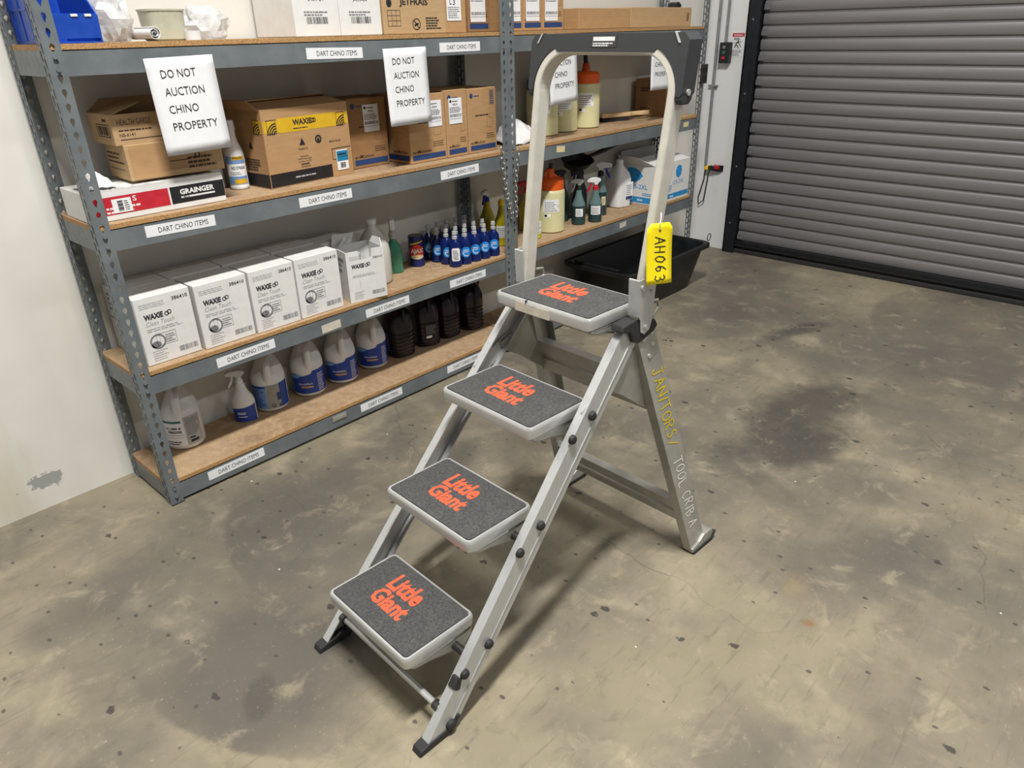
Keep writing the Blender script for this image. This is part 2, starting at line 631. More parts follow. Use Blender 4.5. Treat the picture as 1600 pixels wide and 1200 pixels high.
STROKE = {
    'J': [[(0.1, 1), (0.9, 1)], [(0.6, 1), (0.6, 0.2), (0.4, 0), (0.15, 0.05), (0.05, 0.25)]],
    'A': [[(0, 0), (0.5, 1), (1, 0)], [(0.2, 0.4), (0.8, 0.4)]],
    'N': [[(0, 0), (0, 1), (0.9, 0), (0.9, 1)]],
    'I': [[(0.5, 0), (0.5, 1)]],
    'T': [[(0, 1), (1, 1)], [(0.5, 1), (0.5, 0)]],
    'O': [[(0.5, 1), (0.12, 0.82), (0, 0.5), (0.12, 0.15), (0.5, 0), (0.88, 0.15), (1, 0.5), (0.88, 0.82), (0.5, 1)]],
    'R': [[(0, 0), (0, 1), (0.6, 1), (0.85, 0.8), (0.6, 0.55), (0, 0.5)], [(0.35, 0.5), (0.9, 0)]],
    'S': [[(0.85, 0.85), (0.5, 1), (0.12, 0.82), (0.25, 0.6), (0.7, 0.42), (0.85, 0.2), (0.5, 0), (0.1, 0.12)]],
    '/': [[(0.2, 0), (0.8, 1)]],
    'L': [[(0.05, 1), (0.05, 0), (0.8, 0)]],
    'C': [[(0.85, 0.85), (0.5, 1), (0.12, 0.8), (0, 0.5), (0.12, 0.18), (0.5, 0), (0.88, 0.15)]],
    'B': [[(0, 0), (0, 1), (0.6, 0.95), (0.75, 0.75), (0.5, 0.55), (0, 0.52)], [(0.5, 0.55), (0.85, 0.3), (0.6, 0.03), (0, 0)]],
    'H': [[(0, 0), (0, 1)], [(0.8, 1), (0.8, 0)], [(0, 0.5), (0.8, 0.5)]],
    '0': [[(0.45, 1), (0.1, 0.75), (0.05, 0.3), (0.4, 0), (0.8, 0.2), (0.85, 0.7), (0.45, 1)]],
    '6': [[(0.7, 1), (0.25, 0.7), (0.05, 0.3), (0.35, 0), (0.75, 0.15), (0.7, 0.42), (0.35, 0.5), (0.1, 0.3)]],
    '3': [[(0.1, 0.9), (0.5, 1), (0.8, 0.8), (0.6, 0.55), (0.35, 0.52)], [(0.6, 0.55), (0.9, 0.25), (0.5, 0), (0.05, 0.12)]],
}


class Ink:
    """flat print: polygons in the plane of a face, placed through a map (u, v) -> xyz"""

    def __init__(s):
        s.v, s.f = [], []
        s.words = []

    def add(s, vs, fs):
        k = len(s.v)
        s.v += vs
        s.f += [tuple(i + k for i in f) for f in fs]
        return s

    def text(s, t, x, y, w, h, bold=0.0, shear=0.0, space=1.0, align='l'):
        vs, fs = glyphs(t, bold, shear, space)
        if align == 'c':
            x -= w / 2
        pts = [(x + a * w, y + b * h) for a, b in vs]
        if h >= 0.008:
            s.words.append((pts, fs))
            return s
        return s.add(pts, fs)

    def rect(s, x0, x1, y0, y1, nx=1):
        vs, fs = [], []
        for i in range(nx + 1):
            x = x0 + (x1 - x0) * i / nx
            vs += [(x, y0), (x, y1)]
        for i in range(nx):
            fs.append((2 * i, 2 * i + 2, 2 * i + 3, 2 * i + 1))
        return s.add(vs, fs)

    def poly(s, pts):
        return s.add(list(pts), [tuple(range(len(pts)))])

    def disc(s, x, y, rx, ry=None, n=20):
        ry = ry or rx
        return s.poly([(x + rx * math.cos(2 * PI * i / n), y + ry * math.sin(2 * PI * i / n)) for i in range(n)])

    def ring(s, x, y, r, t, n=24, a0=0.0, a1=2 * PI):
        vs, fs = [], []
        for i in range(n + 1):
            a = a0 + (a1 - a0) * i / n
            vs += [(x + r * math.cos(a), y + r * math.sin(a)), (x + (r - t) * math.cos(a), y + (r - t) * math.sin(a))]
        for i in range(n):
            fs.append((2 * i, 2 * i + 2, 2 * i + 3, 2 * i + 1))
        return s.add(vs, fs)

    def frame(s, x0, x1, y0, y1, t):
        s.rect(x0, x1, y0, y0 + t)
        s.rect(x0, x1, y1 - t, y1)
        s.rect(x0, x0 + t, y0, y1)
        return s.rect(x1 - t, x1, y0, y1)

    def lines(s, x0, x1, y0, y1, n, fill=0.5, seed=0):
        """rows of print too small to read, as broken dashes"""
        R = random.Random(seed)
        p = (y1 - y0) / n
        for i in range(n):
            yb = y1 - (i + 1) * p
            x = x0
            end = x1 - (x1 - x0) * R.uniform(0, 0.35)
            while x < end:
                wd = (x1 - x0) * R.uniform(0.06, 0.2)
                s.rect(x, min(x + wd, end), yb, yb + p * fill)
                x += wd + (x1 - x0) * 0.025
        return s

    def bars(s, x0, x1, y0, y1, n=22, seed=1):
        R = random.Random(seed)
        p = (x1 - x0) / n
        for i in range(n):
            s.rect(x0 + i * p, x0 + i * p + p * R.uniform(0.25, 0.8), y0, y1)
        return s

    def stroke(s, pts, t):
        for (ax, ay), (bx, by) in zip(pts[:-1], pts[1:]):
            dx, dy = bx - ax, by - ay
            L = math.hypot(dx, dy) or 1
            ex, ey = dx / L * t * 0.3, dy / L * t * 0.3
            nx, ny = -dy / L * t / 2, dx / L * t / 2
            s.poly([(ax - ex + nx, ay - ey + ny), (ax - ex - nx, ay - ey - ny), (bx + ex - nx, by + ey - ny), (bx + ex + nx, by + ey + ny)])
        return s

    def hand(s, t, x, y, cw, ch, gap, thick, seed=3, wob=0.12):
        R = random.Random(seed)
        for c in t:
            if c == ' ':
                x += gap + cw * 0.6
                continue
            a = R.uniform(-wob, wob)
            oy = R.uniform(-0.08, 0.08) * ch
            wd = cw * (0.35 if c == 'I' else 1)
            for st in STROKE[c]:
                pts = []
                for px, py in st:
                    qx, qy = (px - 0.5) * wd, (py - 0.5) * ch
                    pts.append((x + wd / 2 + qx * math.cos(a) - qy * math.sin(a), y + ch / 2 + oy + qx * math.sin(a) + qy * math.cos(a)))
                s.stroke(pts, thick)
            x += wd + gap
        return s

    def build(s, fn, material, parent, name='lettering'):
        # every readable line of lettering is a piece of its own, small print stays together
        first = None
        for pts, fs in s.words:
            q = Ink().add(pts, fs)
            o = q.build(fn, material, parent, 'lettering')
            first = first or o
        if not s.v:
            return first
        if first and name == 'lettering':
            name = 'print'
        o = s.flat(fn, material, parent, name)
        if name in ('print', 'barcode'):
            o['kind'] = 'stuff'
        return o

    def flat(s, fn, material, parent, name):
        me = bpy.data.meshes.new(name)
        me.from_pydata([(a, b, 0) for a, b in s.v], [], s.f)
        if getattr(fn, 'curved', False):
            bm = bmesh.new()
            bm.from_mesh(me)
            bmesh.ops.triangulate(bm, faces=bm.faces)
            for _ in range(6):
                es = [e for e in bm.edges if abs(e.verts[0].co.x - e.verts[1].co.x) > 0.007]
                if not es:
                    break
                bmesh.ops.subdivide_edges(bm, edges=es, cuts=1)
                bmesh.ops.triangulate(bm, faces=[f for f in bm.faces if len(f.verts) > 3])
            bm.to_mesh(me)
            bm.free()
        for v in me.vertices:
            v.co = fn(v.co.x, v.co.y)
        me.materials.append(MATS[material])
        return link_mesh(name, me, parent)


E1, E2 = 0.0006, 0.0012


def front(y, e=E1):
    return lambda u, v: (u, y - e, v)


def leftside(x, e=E1):
    return lambda u, v: (x - e, -u, v)


def rightside(x, e=E1):
    return lambda u, v: (x + e, u, v)


def topface(z, e=E1):
    return lambda u, v: (u, v, z + e)


def curv(fn):
    fn.curved = True
    return fn


def cylmap(r, ang=0.0, e=E1, cx=0.0, cy=0.0):
    return curv(lambda u, v: (cx + (r + e) * math.sin(u / r + ang), cy - (r + e) * math.cos(u / r + ang), v))


def wrap(parent, r, z0, z1, a0, a1, material, name='label', e=E1, sq=None):
    ik = Ink().rect(r * a0, r * a1, z0, z1, 14)
    return ik.build(cylmap(r, 0, e), material, parent, name)


# ------------------------------------------------------------------ measured layout
WALL_Y = 0.337
DOOR_X = 4.21
ZB = [0.0126, 0.44, 0.9368, 1.4361]      # underside of the four beams
HB = 0.0674
TB = 0.0145
ZT = [z + HB + TB + 0.001 for z in ZB]   # where things stand on the boards

# ------------------------------------------------------------------ the setting
mb = MB()
mb.box(-4, 5.2, -6.5, 0.6, -0.15, 0.0)
tag(mb.build('floor', 'stained_concrete'), kind='structure')
mb = MB()
mb.box(-4, DOOR_X + 0.2, WALL_Y, WALL_Y + 0.2, 0, 3.6)
tag(mb.build('wall_back', 'wall_paint'), kind='structure')
mb = MB()
mb.box(DOOR_X, DOOR_X + 0.2, -0.02, WALL_Y, 0, 3.6)
mb.box(DOOR_X, DOOR_X + 0.2, -4.2, -0.02, 3.0, 3.6)
mb.box(DOOR_X, DOOR_X + 0.2, -6.4, -4.2, 0, 3.6)
tag(mb.build('wall_right', 'jamb_paint'), kind='structure')

# roller door: guide, curtain of slats, bottom bar
door = thing('door_1', 'grey steel roll-up door of horizontal slats', 'door', (DOOR_X, -0.03, 0))
tag(door, kind='structure')
PITCH = 0.0755
prof = [(0.002, 0.0), (-0.004, 0.002), (-0.0065, 0.006), (-0.008, 0.030), (-0.0075, 0.056), (-0.004, 0.0625), (0.002, 0.0645),
        (0.006, 0.067), (0.006, 0.0755), (0.012, 0.0755), (0.012, 0.0)]
sl = MB().prism(prof, lambda a, b, t: (a + 0.03, t, b), -0.01, -3.95).mesh('slat', 'door_grey', True)
lk = MB().box(0.008, 0.016, -0.05, -0.012, 0.012, 0.046).mesh('end_lock', 'door_grey')
for i in range(38):
    o = link_mesh('slat', sl, door, (0, 0, 0.082 + i * PITCH))
    if i % 2 == 0:
        link_mesh('end_lock', lk, o)
mb = MB()
mb.prism([(0.0, 0.03), (0.0, 0.082), (0.055, 0.082), (0.055, 0.03)], lambda a, b, t: (a - 0.012, t, b), -0.01, -3.95)
mb.box(-0.035, -0.012, -3.95, -0.01, 0.05, 0.058)
mb.build('bottom_bar', 'door_dark', door)
MB().box(-0.03, 0.05, -3.95, -0.01, 0.0, 0.03).build('rubber_seal', 'rubber', door, bevel=0.006)
mb = MB()
mb.box(DOOR_X - 0.055, DOOR_X - 0.048, -0.05, 0.036, 0, 3.2)
mb.box(DOOR_X - 0.055, DOOR_X, 0.028, 0.036, 0, 3.2)
mb.box(DOOR_X + 0.05, DOOR_X + 0.056, -0.09, 0.036, 0, 3.2)
mb.box(DOOR_X, DOOR_X + 0.05, -0.03, 0.03, 0, 3.2)
g = mb.build('trim_1', 'door_frame')
tag(g, kind='structure')
bm_ = MB().cyl((DOOR_X - 0.058, -0.005, 0), (DOOR_X - 0.052, -0.005, 0), 0.006, 8).mesh('bolt', 'conduit', True)
for z in (0.22, 0.62, 1.1, 1.55):
    link_mesh('bolt', bm_, g, (0, 0, z))


# ------------------------------------------------------------------ shelving
def keyhole_strip(w, L, fn, kind):
    """perforated steel strip: cells with a real opening"""
    mb = MB()
    if kind == 'key':
        p = 0.0381
        hole = [(0, 0.015), (0.0075, 0.0095), (0.0075, 0.002), (0.0038, -0.004), (0.0038, -0.014), (-0.0038, -0.014), (-0.0038, -0.004), (-0.0075, 0.002), (-0.0075, 0.0095)]
        hole = [(0, 0.014), (0.0065, 0.008), (0.0065, 0.001), (0.003, -0.006), (0.002, -0.014), (-0.002, -0.014), (-0.003, -0.006), (-0.0065, 0.001)]
        cols = [0.5]
    else:
        p = 0.0381
        hole = [(0.0015, 0.0165), (0.0048, 0.012), (0.0048, 0), (0.0048, -0.012), (-0.0015, -0.0165), (-0.0048, -0.012), (-0.0048, 0), (-0.0048, 0.012)]
        cols = [0.25, 0.75]
    n = int(L / p)
    wc = w / len(cols)
    for ci, cc in enumerate(cols):
        off = p / 2 if ci else 0
        x0, x1 = ci * wc, (ci + 1) * wc
        xc = (x0 + x1) / 2
        zend = 0.0
        for k in range(n):
            z0 = k * p + off
            z1 = z0 + p
            if z1 > L:
                break
            zc = (z0 + z1) / 2
            out = [(xc, z1), (x1, z1), (x1, zc), (x1, z0), (xc, z0), (x0, z0), (x0, zc), (x0, z1)]
            # hole order follows: top, upper right, right, lower right, bottom right ...
            if kind == 'key':
                inn = [hole[0], hole[1], hole[2], hole[3], ((hole[4][0] + hole[5][0]) / 2, hole[4][1]), hole[6], hole[7], (-hole[1][0], hole[1][1])]
            else:
                inn = [hole[0], hole[1], hole[2], hole[3], hole[4], hole[5], hole[6], hole[7]]
            vs = [fn(*q) for q in out] + [fn(xc + a, zc + b) for a, b in inn]
            mb.add(vs, [(i, (i + 1) % 8, 8 + (i + 1) % 8, 8 + i) for i in range(8)])
            zend = z1
        if off:
            mb.add([fn(x0, 0), fn(x1, 0), fn(x1, off), fn(x0, off)], [(0, 1, 2, 3)])
        mb.add([fn(x0, zend), fn(x1, zend), fn(x1, L), fn(x0, L)], [(0, 1, 2, 3)])
    return mb


POSTS = {}


def post_mesh(sx, sy):
    """angle post whose corner is at the origin; flanges run to +sx and +sy"""
    if (sx, sy) not in POSTS:
        mb = keyhole_strip(0.044, 2.16, lambda a, b: (sx * a, 0, b), 'key')
        m2 = keyhole_strip(0.040, 2.16, lambda a, b: (0, sy * a, b), 'slot')
        mb.add(m2.v, m2.f)
        POSTS[(sx, sy)] = mb.mesh('post', 'shelf_grey')
    return POSTS[(sx, sy)]


def shelf_unit(x0, x1, label, levels, D=0.315):
    u = thing('shelving_unit', label, 'shelves', (x0, 0, 0), 0, 'grey slotted-angle shelving bays')
    W = x1 - x0
    for (x, y, sx, sy) in ((0, -0.003, 1, 1), (W, -0.003, -1, 1), (0, D + 0.003, 1, -1), (W, D + 0.003, -1, -1)):
        o = link_mesh('post', post_mesh(sx, sy), u, (x, y, 0.002))
        md = o.modifiers.new('thick', 'SOLIDIFY')
        md.thickness = 0.002
        md.offset = 0
        if y < 0:
            MB().box(min(0, sx * 0.046), max(0, sx * 0.046), -0.004, 0.042, -0.002, 0.0015).build('foot_plate', 'steel_dark', o)
    for k in levels:
        zb = ZB[k]
        e0 = 0.0
        e1 = W
        if k == 0 and x0 > 1:
            e1 = 0.56          # the lowest board of this bay is short, it ends beside the tub
        # front and rear beams: angle section, side beams
        for y, s in ((0.0, 1), (D, -1)):
            mb = MB()
            mb.box(e0 + 0.006, e1 - 0.006, min(y, y + s * 0.003), max(y, y + s * 0.003), zb, zb + HB)
            mb.box(e0 + 0.006, e1 - 0.006, min(y, y + s * 0.03), max(y, y + s * 0.03), zb + HB - 0.003, zb + HB)
            mb.build('beam', 'shelf_grey', u)
        for x, s in ((0.0015, 1), (e1 - 0.0015, -1)):
            mb = MB()
            mb.box(min(x, x + s * 0.003), max(x, x + s * 0.003), 0.003, D - 0.003, zb, zb + HB)
            mb.build('side_beam', 'shelf_grey', u)
        if e1 == W:
            MB().box(W / 2 - 0.02, W / 2 + 0.02, 0.004, D - 0.004, zb + 0.03, zb + HB - 0.004).build('centre_support', 'shelf_grey', u)
        b = MB().box(e0 + 0.004, e1 - 0.004, 0.002, D - 0.002, zb + HB, zb + HB + TB).build('shelf_board', 'particle_board', u)
        edge = MB()
        R = random.Random(k + int(x0 * 10))
        n = 60
        zs = [R.uniform(-0.0008, 0.0003) for _ in range(n + 1)]
        ys = [R.uniform(-0.0012, 0.0006) for _ in range(n + 1)]
        vs, fs = [], []
        for i in range(n + 1):
            x = e0 + 0.004 + (e1 - e0 - 0.008) * i / n
            vs += [(x, 0.001 + ys[i], zb + HB), (x, 0.001 + ys[i], zb + HB + TB + zs[i] * 0.5), (x, 0.004, zb + HB + TB + 0.0003), (x, 0.004, zb + HB)]
        for i in range(n):
            for j in range(4):
                fs.append((4 * i + j, 4 * i + 4 + j, 4 * i + 4 + (j + 1) % 4, 4 * i + (j + 1) % 4))
        edge.add(vs, fs)
        edge.build('raw_edge', 'board_edge', b)
        edge2 = MB().box(e0 + 0.0025, e0 + 0.0042, 0.004, D - 0.004, zb + HB, zb + HB + TB)
        edge2.build('raw_edge', 'board_edge', b)
        # rivets in the post flange
        for x in ((0.022, W - 0.022) if e1 == W else (0.022,)):
            for dz in (0.018, 0.05):
                MB().cyl((x, -0.007, zb + dz), (x, -0.004, zb + dz), 0.006, 10).build('rivet', 'shelf_grey', u, True)
    return u


unit_a = shelf_unit(-0.049, 1.7945, 'grey steel shelving bay nearest the white wall end, holding white tissue cartons', (0, 1, 2, 3))
unit_b = shelf_unit(1.7965, 3.575, 'grey steel shelving bay beside the roll-up door, with spray bottles', (0, 1, 2, 3))


def sticker(unit, x, z, w, h, txt=None, material='paper', tilt=0.0):
    ox = unit.location.x
    s = MB().box(-w / 2, w / 2, -0.0008, 0, -h / 2, h / 2).build('label_strip', material, unit, loc=(x - ox, -0.0002, z), rot=(0, tilt, 0))
    if txt:
        Ink().text(txt, 0.008, -0.0085, w * 0.72, 0.017, 0.0, align='c').build(front(-0.0008, 0.0004), 'ink', s)
    return s


LB = 'DART CHINO ITEMS'
for x, z, w, t in ((0.89, 1.464, 0.24, 0.02), (1.511, 1.466, 0.232, 0.0), (0.211, 0.974, 0.232, 0.02), (0.772, 0.970, 0.235, 0.0), (1.474, 0.966, 0.232, -0.02),
                   (0.343, 0.474, 0.234, -0.02), (1.007, 0.468, 0.236, -0.01), (1.49, 0.470, 0.236, 0.0), (0.217, 0.052, 0.232, -0.01), (0.92, 0.050, 0.233, 0.0), (1.436, 0.05, 0.232, 0.0)):
    sticker(unit_a, x, z, w, 0.036, LB, tilt=t)
sticker(unit_b, 1.90, 0.466, 0.11, 0.03)
sticker(unit_b, 2.18, 0.977, 0.066, 0.03, None, 'cream', 0.1)
sticker(unit_b, 2.77, 0.476, 0.065, 0.03, None, 'masking', -0.05)
sticker(unit_b, 3.41, 0.975, 0.06, 0.028, None, 'cream', 0.0)
sticker(unit_a, 0.715, 0.465, 0.09, 0.034, None, 'masking', -0.04)
h = MB()
h.box(-0.035, 0.035, -0.004, 0, -0.012, 0.012)
h.box(-0.026, 0.026, -0.006, -0.004, -0.006, 0.006)
h.build('card_holder', 'alu_dull', unit_a, loc=(0.69 + 0.049, -0.0005, 0.058), bevel=0.002)

# small outlet plate fixed on the far post
p = MB()
p.box(-0.035, 0.035, -0.012, 0, 0, 0.11)
pl = p.build('connector_plate', 'steel_dark', unit_b, loc=(3.55 - 1.7965, -0.01, 1.2), bevel=0.003)
for dx in (-0.016, 0.016):
    for dz in (0.03, 0.078):
        MB().box(-0.009, 0.009, -0.015, -0.012, -0.014, 0.014).build('slot', 'black_plastic', pl, loc=(dx, 0, dz))


# ------------------------------------------------------------------ paper notices hung on the beams
def notice(x, ztop, tilt, label, curl=0.006):
    W, H = 0.2159, 0.2794
    vs, fs = [], []
    nx, nz = 8, 10

    def fn(u, v):
        a = (v / H)
        return (u, -0.004 - curl * (1 - a) ** 2 - 0.004 * math.sin((u / W + 0.5) * PI) * (1 - a), v - H)
    mb = MB()
    for j in range(nz + 1):
        for i in range(nx + 1):
            vs.append(fn(-W / 2 + W * i / nx, H * j / nz))
    for j in range(nz):
        for i in range(nx):
            a = j * (nx + 1) + i
            fs.append((a, a + 1, a + nx + 2, a + nx + 1))
    mb.add(vs, fs)
    t = thing('paper_notice', label, 'notice', (x, 0, ztop), 0, 'printed paper notices hung from the top beam')
    t.rotation_euler = (0, tilt, 0)
    sh = mb.build('sheet', 'paper', t, True)
    md = sh.modifiers.new('thick', 'SOLIDIFY')
    md.thickness = 0.0005
    md.offset = -1
    for k, (s, wd) in enumerate((('DO NOT', 0.110), ('AUCTION', 0.126), ('CHINO', 0.094), ('PROPERTY', 0.146))):
        ik = Ink().text(s, -0.068, 0.222 - k * 0.0505, wd, 0.0235, -0.004)
        ik.build(lambda u, v: (fn(u, v)[0], fn(u, v)[1] - 0.0012, fn(u, v)[2]), 'ink', sh)
    return t


notice(0.316, 1.475, -0.022, 'largest-looking white DO NOT AUCTION notice, hanging over the flat red and white carton')
notice(1.210, 1.472, -0.012, 'white DO NOT AUCTION notice hanging over the brown towel cartons')
notice(2.183, 1.474, -0.05, 'white DO NOT AUCTION notice hanging before the yellow sprayer jugs')
notice(3.075, 1.478, 0.0, 'white DO NOT AUCTION notice farthest along, by the plain brown carton')

# ------------------------------------------------------------------ the step ladder
LAD = thing('step_ladder', 'aluminium four-step ladder with grey treads, orange lettering and tall handrail', 'ladder', (-0.0913, -1.2081, 0), -0.0549)
TH = 0.8852
RD = Vector((TH, 0, 1)).normalized()           # along the rail
RP = Vector((RD.z, 0, -RD.x))                  # across the rail, towards the rear
railprof = [(0, 0), (0.044, 0), (0.0445, -0.0022), (0.0475, -0.0022), (0.048, 0), (0.068, 0), (0.068, 0.025), (0.064, 0.025), (0.064, 0.004), (0.004, 0.004), (0.004, 0.025), (0, 0.025)]


def vrail(z):
    return 0.2368 - 0.0413 * z


for s in (-1, 1):
    mb = MB()
    n = len(railprof)
    vs = []
    for zc in (0.012, 0.846):
        for a, b in railprof:
            q = RP * a
            st = (zc - q.z) / RD.z
            pt = q + RD * st
            vs.append((pt.x, s * (vrail(pt.z) - b), pt.z))
    fs = [tuple(range(n - 1, -1, -1)), tuple(range(n, 2 * n))] + [(i, (i + 1) % n, n + (i + 1) % n, n + i) for i in range(n)]
    mb.add(vs, fs)
    rail = mb.build('rail', 'alu', LAD)
    # rubber boot
    v0 = s * (vrail(0) + 0.003)
    v1 = s * (vrail(0) - 0.03)
    MB().prism([(-0.012, 0.0), (0.088, 0.0), (0.118, 0.038), (0.104, 0.046), (0.088, 0.024), (0.012, 0.02), (-0.006, 0.016)], lambda a, b, t: (a, t, b), v0, v1).build('rubber_foot', 'rubber', LAD, bevel=0.003)
    # black caps over the pivot bolts
    for (u, z, r) in ((0.086, 0.03, 0.014), (0.142, 0.150, 0.0125), (0.224, 0.186, 0.0125), (0.344, 0.390, 0.0125), (0.419, 0.430, 0.0125), (0.541, 0.620, 0.0125), (0.617, 0.656, 0.0125)):
        v = vrail(z)
        m = MB().loft([(0, r), (0.006, r), (0.010, r * 0.8), (0.012, r * 0.35)], 12)
        m.build('bolt_cap', 'rubber', LAD, True, loc=(u, s * v, z), rot=(s * -PI / 2, 0, 0))
# tie rod near the floor
MB().cyl((0.075, -0.215, 0.075), (0.075, 0.215, 0.075), 0.0085, 14).build('tie_rod', 'alu_bright', LAD, True)
for s in (-1, 1):
    MB().cyl((0.075, s * 0.195, 0.075), (0.075, s * 0.212, 0.075), 0.013, 12).build('rod_collar', 'steel_dark', LAD, True)
# lower locking bracket on the near rail
for s in (-1, 1):
    MB().prism([(0.104, 0.128), (0.122, 0.150), (0.134, 0.142), (0.126, 0.112), (0.116, 0.114)], lambda a, b, t: (a, t, b), s * 0.212, s * 0.2335).build('latch', 'rubber', LAD, bevel=0.002)

SD, SW = 0.2178, 0.168


def rrect(x0, x1, y0, y1, r, n=5):
    pts = []
    for cx, cy, a0 in ((x1 - r, y1 - r, 0), (x0 + r, y1 - r, PI / 2), (x0 + r, y0 + r, PI), (x1 - r, y0 + r, 1.5 * PI)):
        for i in range(n + 1):
            a = a0 + PI / 2 * i / n
            pts.append((cx + r * math.cos(a), cy + r * math.sin(a)))
    return pts


rim_me = None
for k in range(4):
    zt = 0.2298 + 0.2197 * k
    u0 = zt * TH - 0.1814 + 0.0142 * k
    st = MB()
    # pressed rim: stacked rounded outlines
    rings = []
    for (ins, dz) in ((0.008, -0.034), (0.002, -0.031), (0.0, -0.009), (0.001, -0.004), (0.0035, 0.0), (0.0085, 0.0), (0.009, -0.003)):
        rings.append([(a, b, dz) for a, b in rrect(ins, SD - ins, -SW + ins, SW - ins, 0.016 - ins * 0.6)])
    n = len(rings[0])
    vs = [p for r in rings for p in r]
    fs = [(j * n + i, j * n + (i + 1) % n, (j + 1) * n + (i + 1) % n, (j + 1) * n + i) for j in range(len(rings) - 1) for i in range(n)]
    fs.append(tuple(range((len(rings) - 1) * n, len(rings) * n)))
    fs.append(tuple(range(n - 1, -1, -1)))
    st.add(vs, fs)
    step = st.build('step', 'alu_bright', LAD, True, loc=(u0, 0, zt))
    step['label'] = ['lowest step', 'second step from the floor', 'third step from the floor', 'top platform step'][k]
    pan = MB().prism([(0.012, -0.036), (0.030, -0.050), (0.075, -0.058), (0.14, -0.078), (0.185, -0.080), (0.208, -0.062), (0.212, -0.036)], lambda a, b, t: (a, t, b), -SW + 0.004, SW - 0.004)
    pan.build('step_pan', 'alu_dull', step, bevel=0.008, seg=3)
    pad = MB().prism(rrect(0.010, SD - 0.010, -SW + 0.010, SW - 0.010, 0.010), lambda a, b, t: (a, b, t), -0.003, 0.0015).build('tread_pad', 'tread_fabric', step)
    ik = Ink()
    # text runs towards -y, its top towards +x
    ik.text('Little', 0.275, 0.545, 0.345, 0.27, 0.036)
    ik.text('Giant', 0.275, 0.285, 0.375, 0.25, 0.036)
    ik.build(lambda a, b: (b * SD, SW - a * 2 * SW, 0.0019), 'logo_orange', step)
    for s in (-1, 1):
        for du, dz in ((0.15, -0.058),):
            MB().cyl((du, s * (SW - 0.004), dz), (du, s * (vrail(zt) - 0.02), dz), 0.011, 12).build('pivot_pin', 'steel_dark', step, True)
    if k == 3:
        MB().box(-0.0006, 0.002, -0.035, 0.088, -0.034, -0.008).build('masking_tape', 'masking', step)
        MB().box(-0.002, 0.006, 0.046, 0.049, -0.006, 0.0012).build('marker_stroke', 'ink', step)

# rear legs
for s in (-1, 1):
    def leg_pt(a, b, z):
        u = 1.055 - 0.32 * z + a
        v = 0.287 - 0.100 * z - b
        return (u, s * v, z)
    W2 = 0.080
    lp = [(0, 0), (W2, 0), (W2, 0.030), (W2 - 0.003, 0.030), (W2 - 0.003, 0.003), (0.003, 0.003), (0.003, 0.030), (0, 0.030)]
    mb = MB()
    n = len(lp)
    vs = [leg_pt(a, b, 0.02 if a < 0.04 else 0.045) for a, b in lp] + [leg_pt(a, b, 0.835) for a, b in lp]
    fs = [tuple(range(n - 1, -1, -1)), tuple(range(n, 2 * n))] + [(i, (i + 1) % n, n + (i + 1) % n, n + i) for i in range(n)]
    mb.add(vs, fs)
    leg = mb.build('rear_leg', 'alu_dull', LAD)
    # hooked steel shoe over a rubber pad
    v0, v1 = s * 0.292, s * 0.252
    MB().prism([(1.052, 0.006), (1.150, 0.006), (1.168, 0.03), (1.160, 0.046), (1.146, 0.050), (1.112, 0.05), (1.088, 0.034), (1.048, 0.024)], lambda a, b, t: (a, t, b), v0, v1).build('shoe', 'alu_dull', LAD, bevel=0.003)
    MB().prism([(1.054, 0.0), (1.158, 0.0), (1.180, 0.026), (1.174, 0.034), (1.158, 0.016), (1.054, 0.012)], lambda a, b, t: (a, t, b), v0 + s * 0.003, v1 - s * 0.003).build('rubber_foot', 'rubber', LAD, bevel=0.002)
    # rivets at the head of the leg
    for (a, z, r) in ((0.026, 0.80, 0.010), (0.054, 0.775, 0.006), (0.030, 0.745, 0.006), (0.062, 0.81, 0.008)):
        p0 = leg_pt(a, -0.004, z)
        p1 = leg_pt(a, 0.002, z)
        MB().cyl(p0, p1, r, 12).build('rivet', 'alu_bright', LAD, True)
    for z in (0.60, 0.22):
        p0 = leg_pt(W2 - 0.002, 0.012, z)
        MB().cyl((p0[0], p0[1], p0[2]), (p0[0] + 0.010, p0[1], p0[2] + 0.002), 0.008, 8).build('bolt_cap', 'rubber', LAD)
    if s < 0:
        def lm(u, v):
            # u runs down the leg, v across it
            z = 0.70 - u
            x, y, zz = leg_pt(0.004 + v, -0.0012, z)
            return (x, y, zz)
        ik = Ink()
        ik.hand('JANITORS/', 0.0, 0.018, 0.024, 0.044, 0.0085, 0.0045, 5)
        o = ik.build(lambda a, b: lm(a, b), 'marker_yellow', leg)
        o['label'] = 'yellow handwriting down the leg'
        ik = Ink()
        for wd, x0 in (('TOOL', 0.315), ('CRIB', 0.452), ('A', 0.570)):
            o = Ink().hand(wd, x0, 0.018, 0.021, 0.042, 0.0085, 0.0036, 9).build(lambda a, b: lm(a, b), 'marker_white', leg)
            o['label'] = 'pale handwriting down the leg'

# rear cross members, pressed channels between the rear legs
for (z0, z1, nm) in ((0.565, 0.675, 'rear_crossbar'), (0.135, 0.215, 'rear_crossbar')):
    zm = (z0 + z1) / 2
    hv = 0.287 - 0.100 * zm - 0.006
    uu = 1.055 - 0.32 * zm + 0.004
    hh = z1 - z0
    pr = [(0.0, z0), (0.0, z0 + hh * 0.40), (0.006, z0 + hh * 0.46), (0.006, z0 + hh * 0.54), (0.0, z0 + hh * 0.60), (0.0, z1), (0.034, z1), (0.034, z1 - 0.003), (0.009, z1 - 0.003), (0.009, z0 + 0.003), (0.034, z0 + 0.003), (0.034, z0)]
    MB().prism([(a + uu + 0.32 * (zm - b), b) for a, b in pr], lambda a, b, t: (a, t, b), -hv, hv).build(nm, 'alu_dull', LAD)

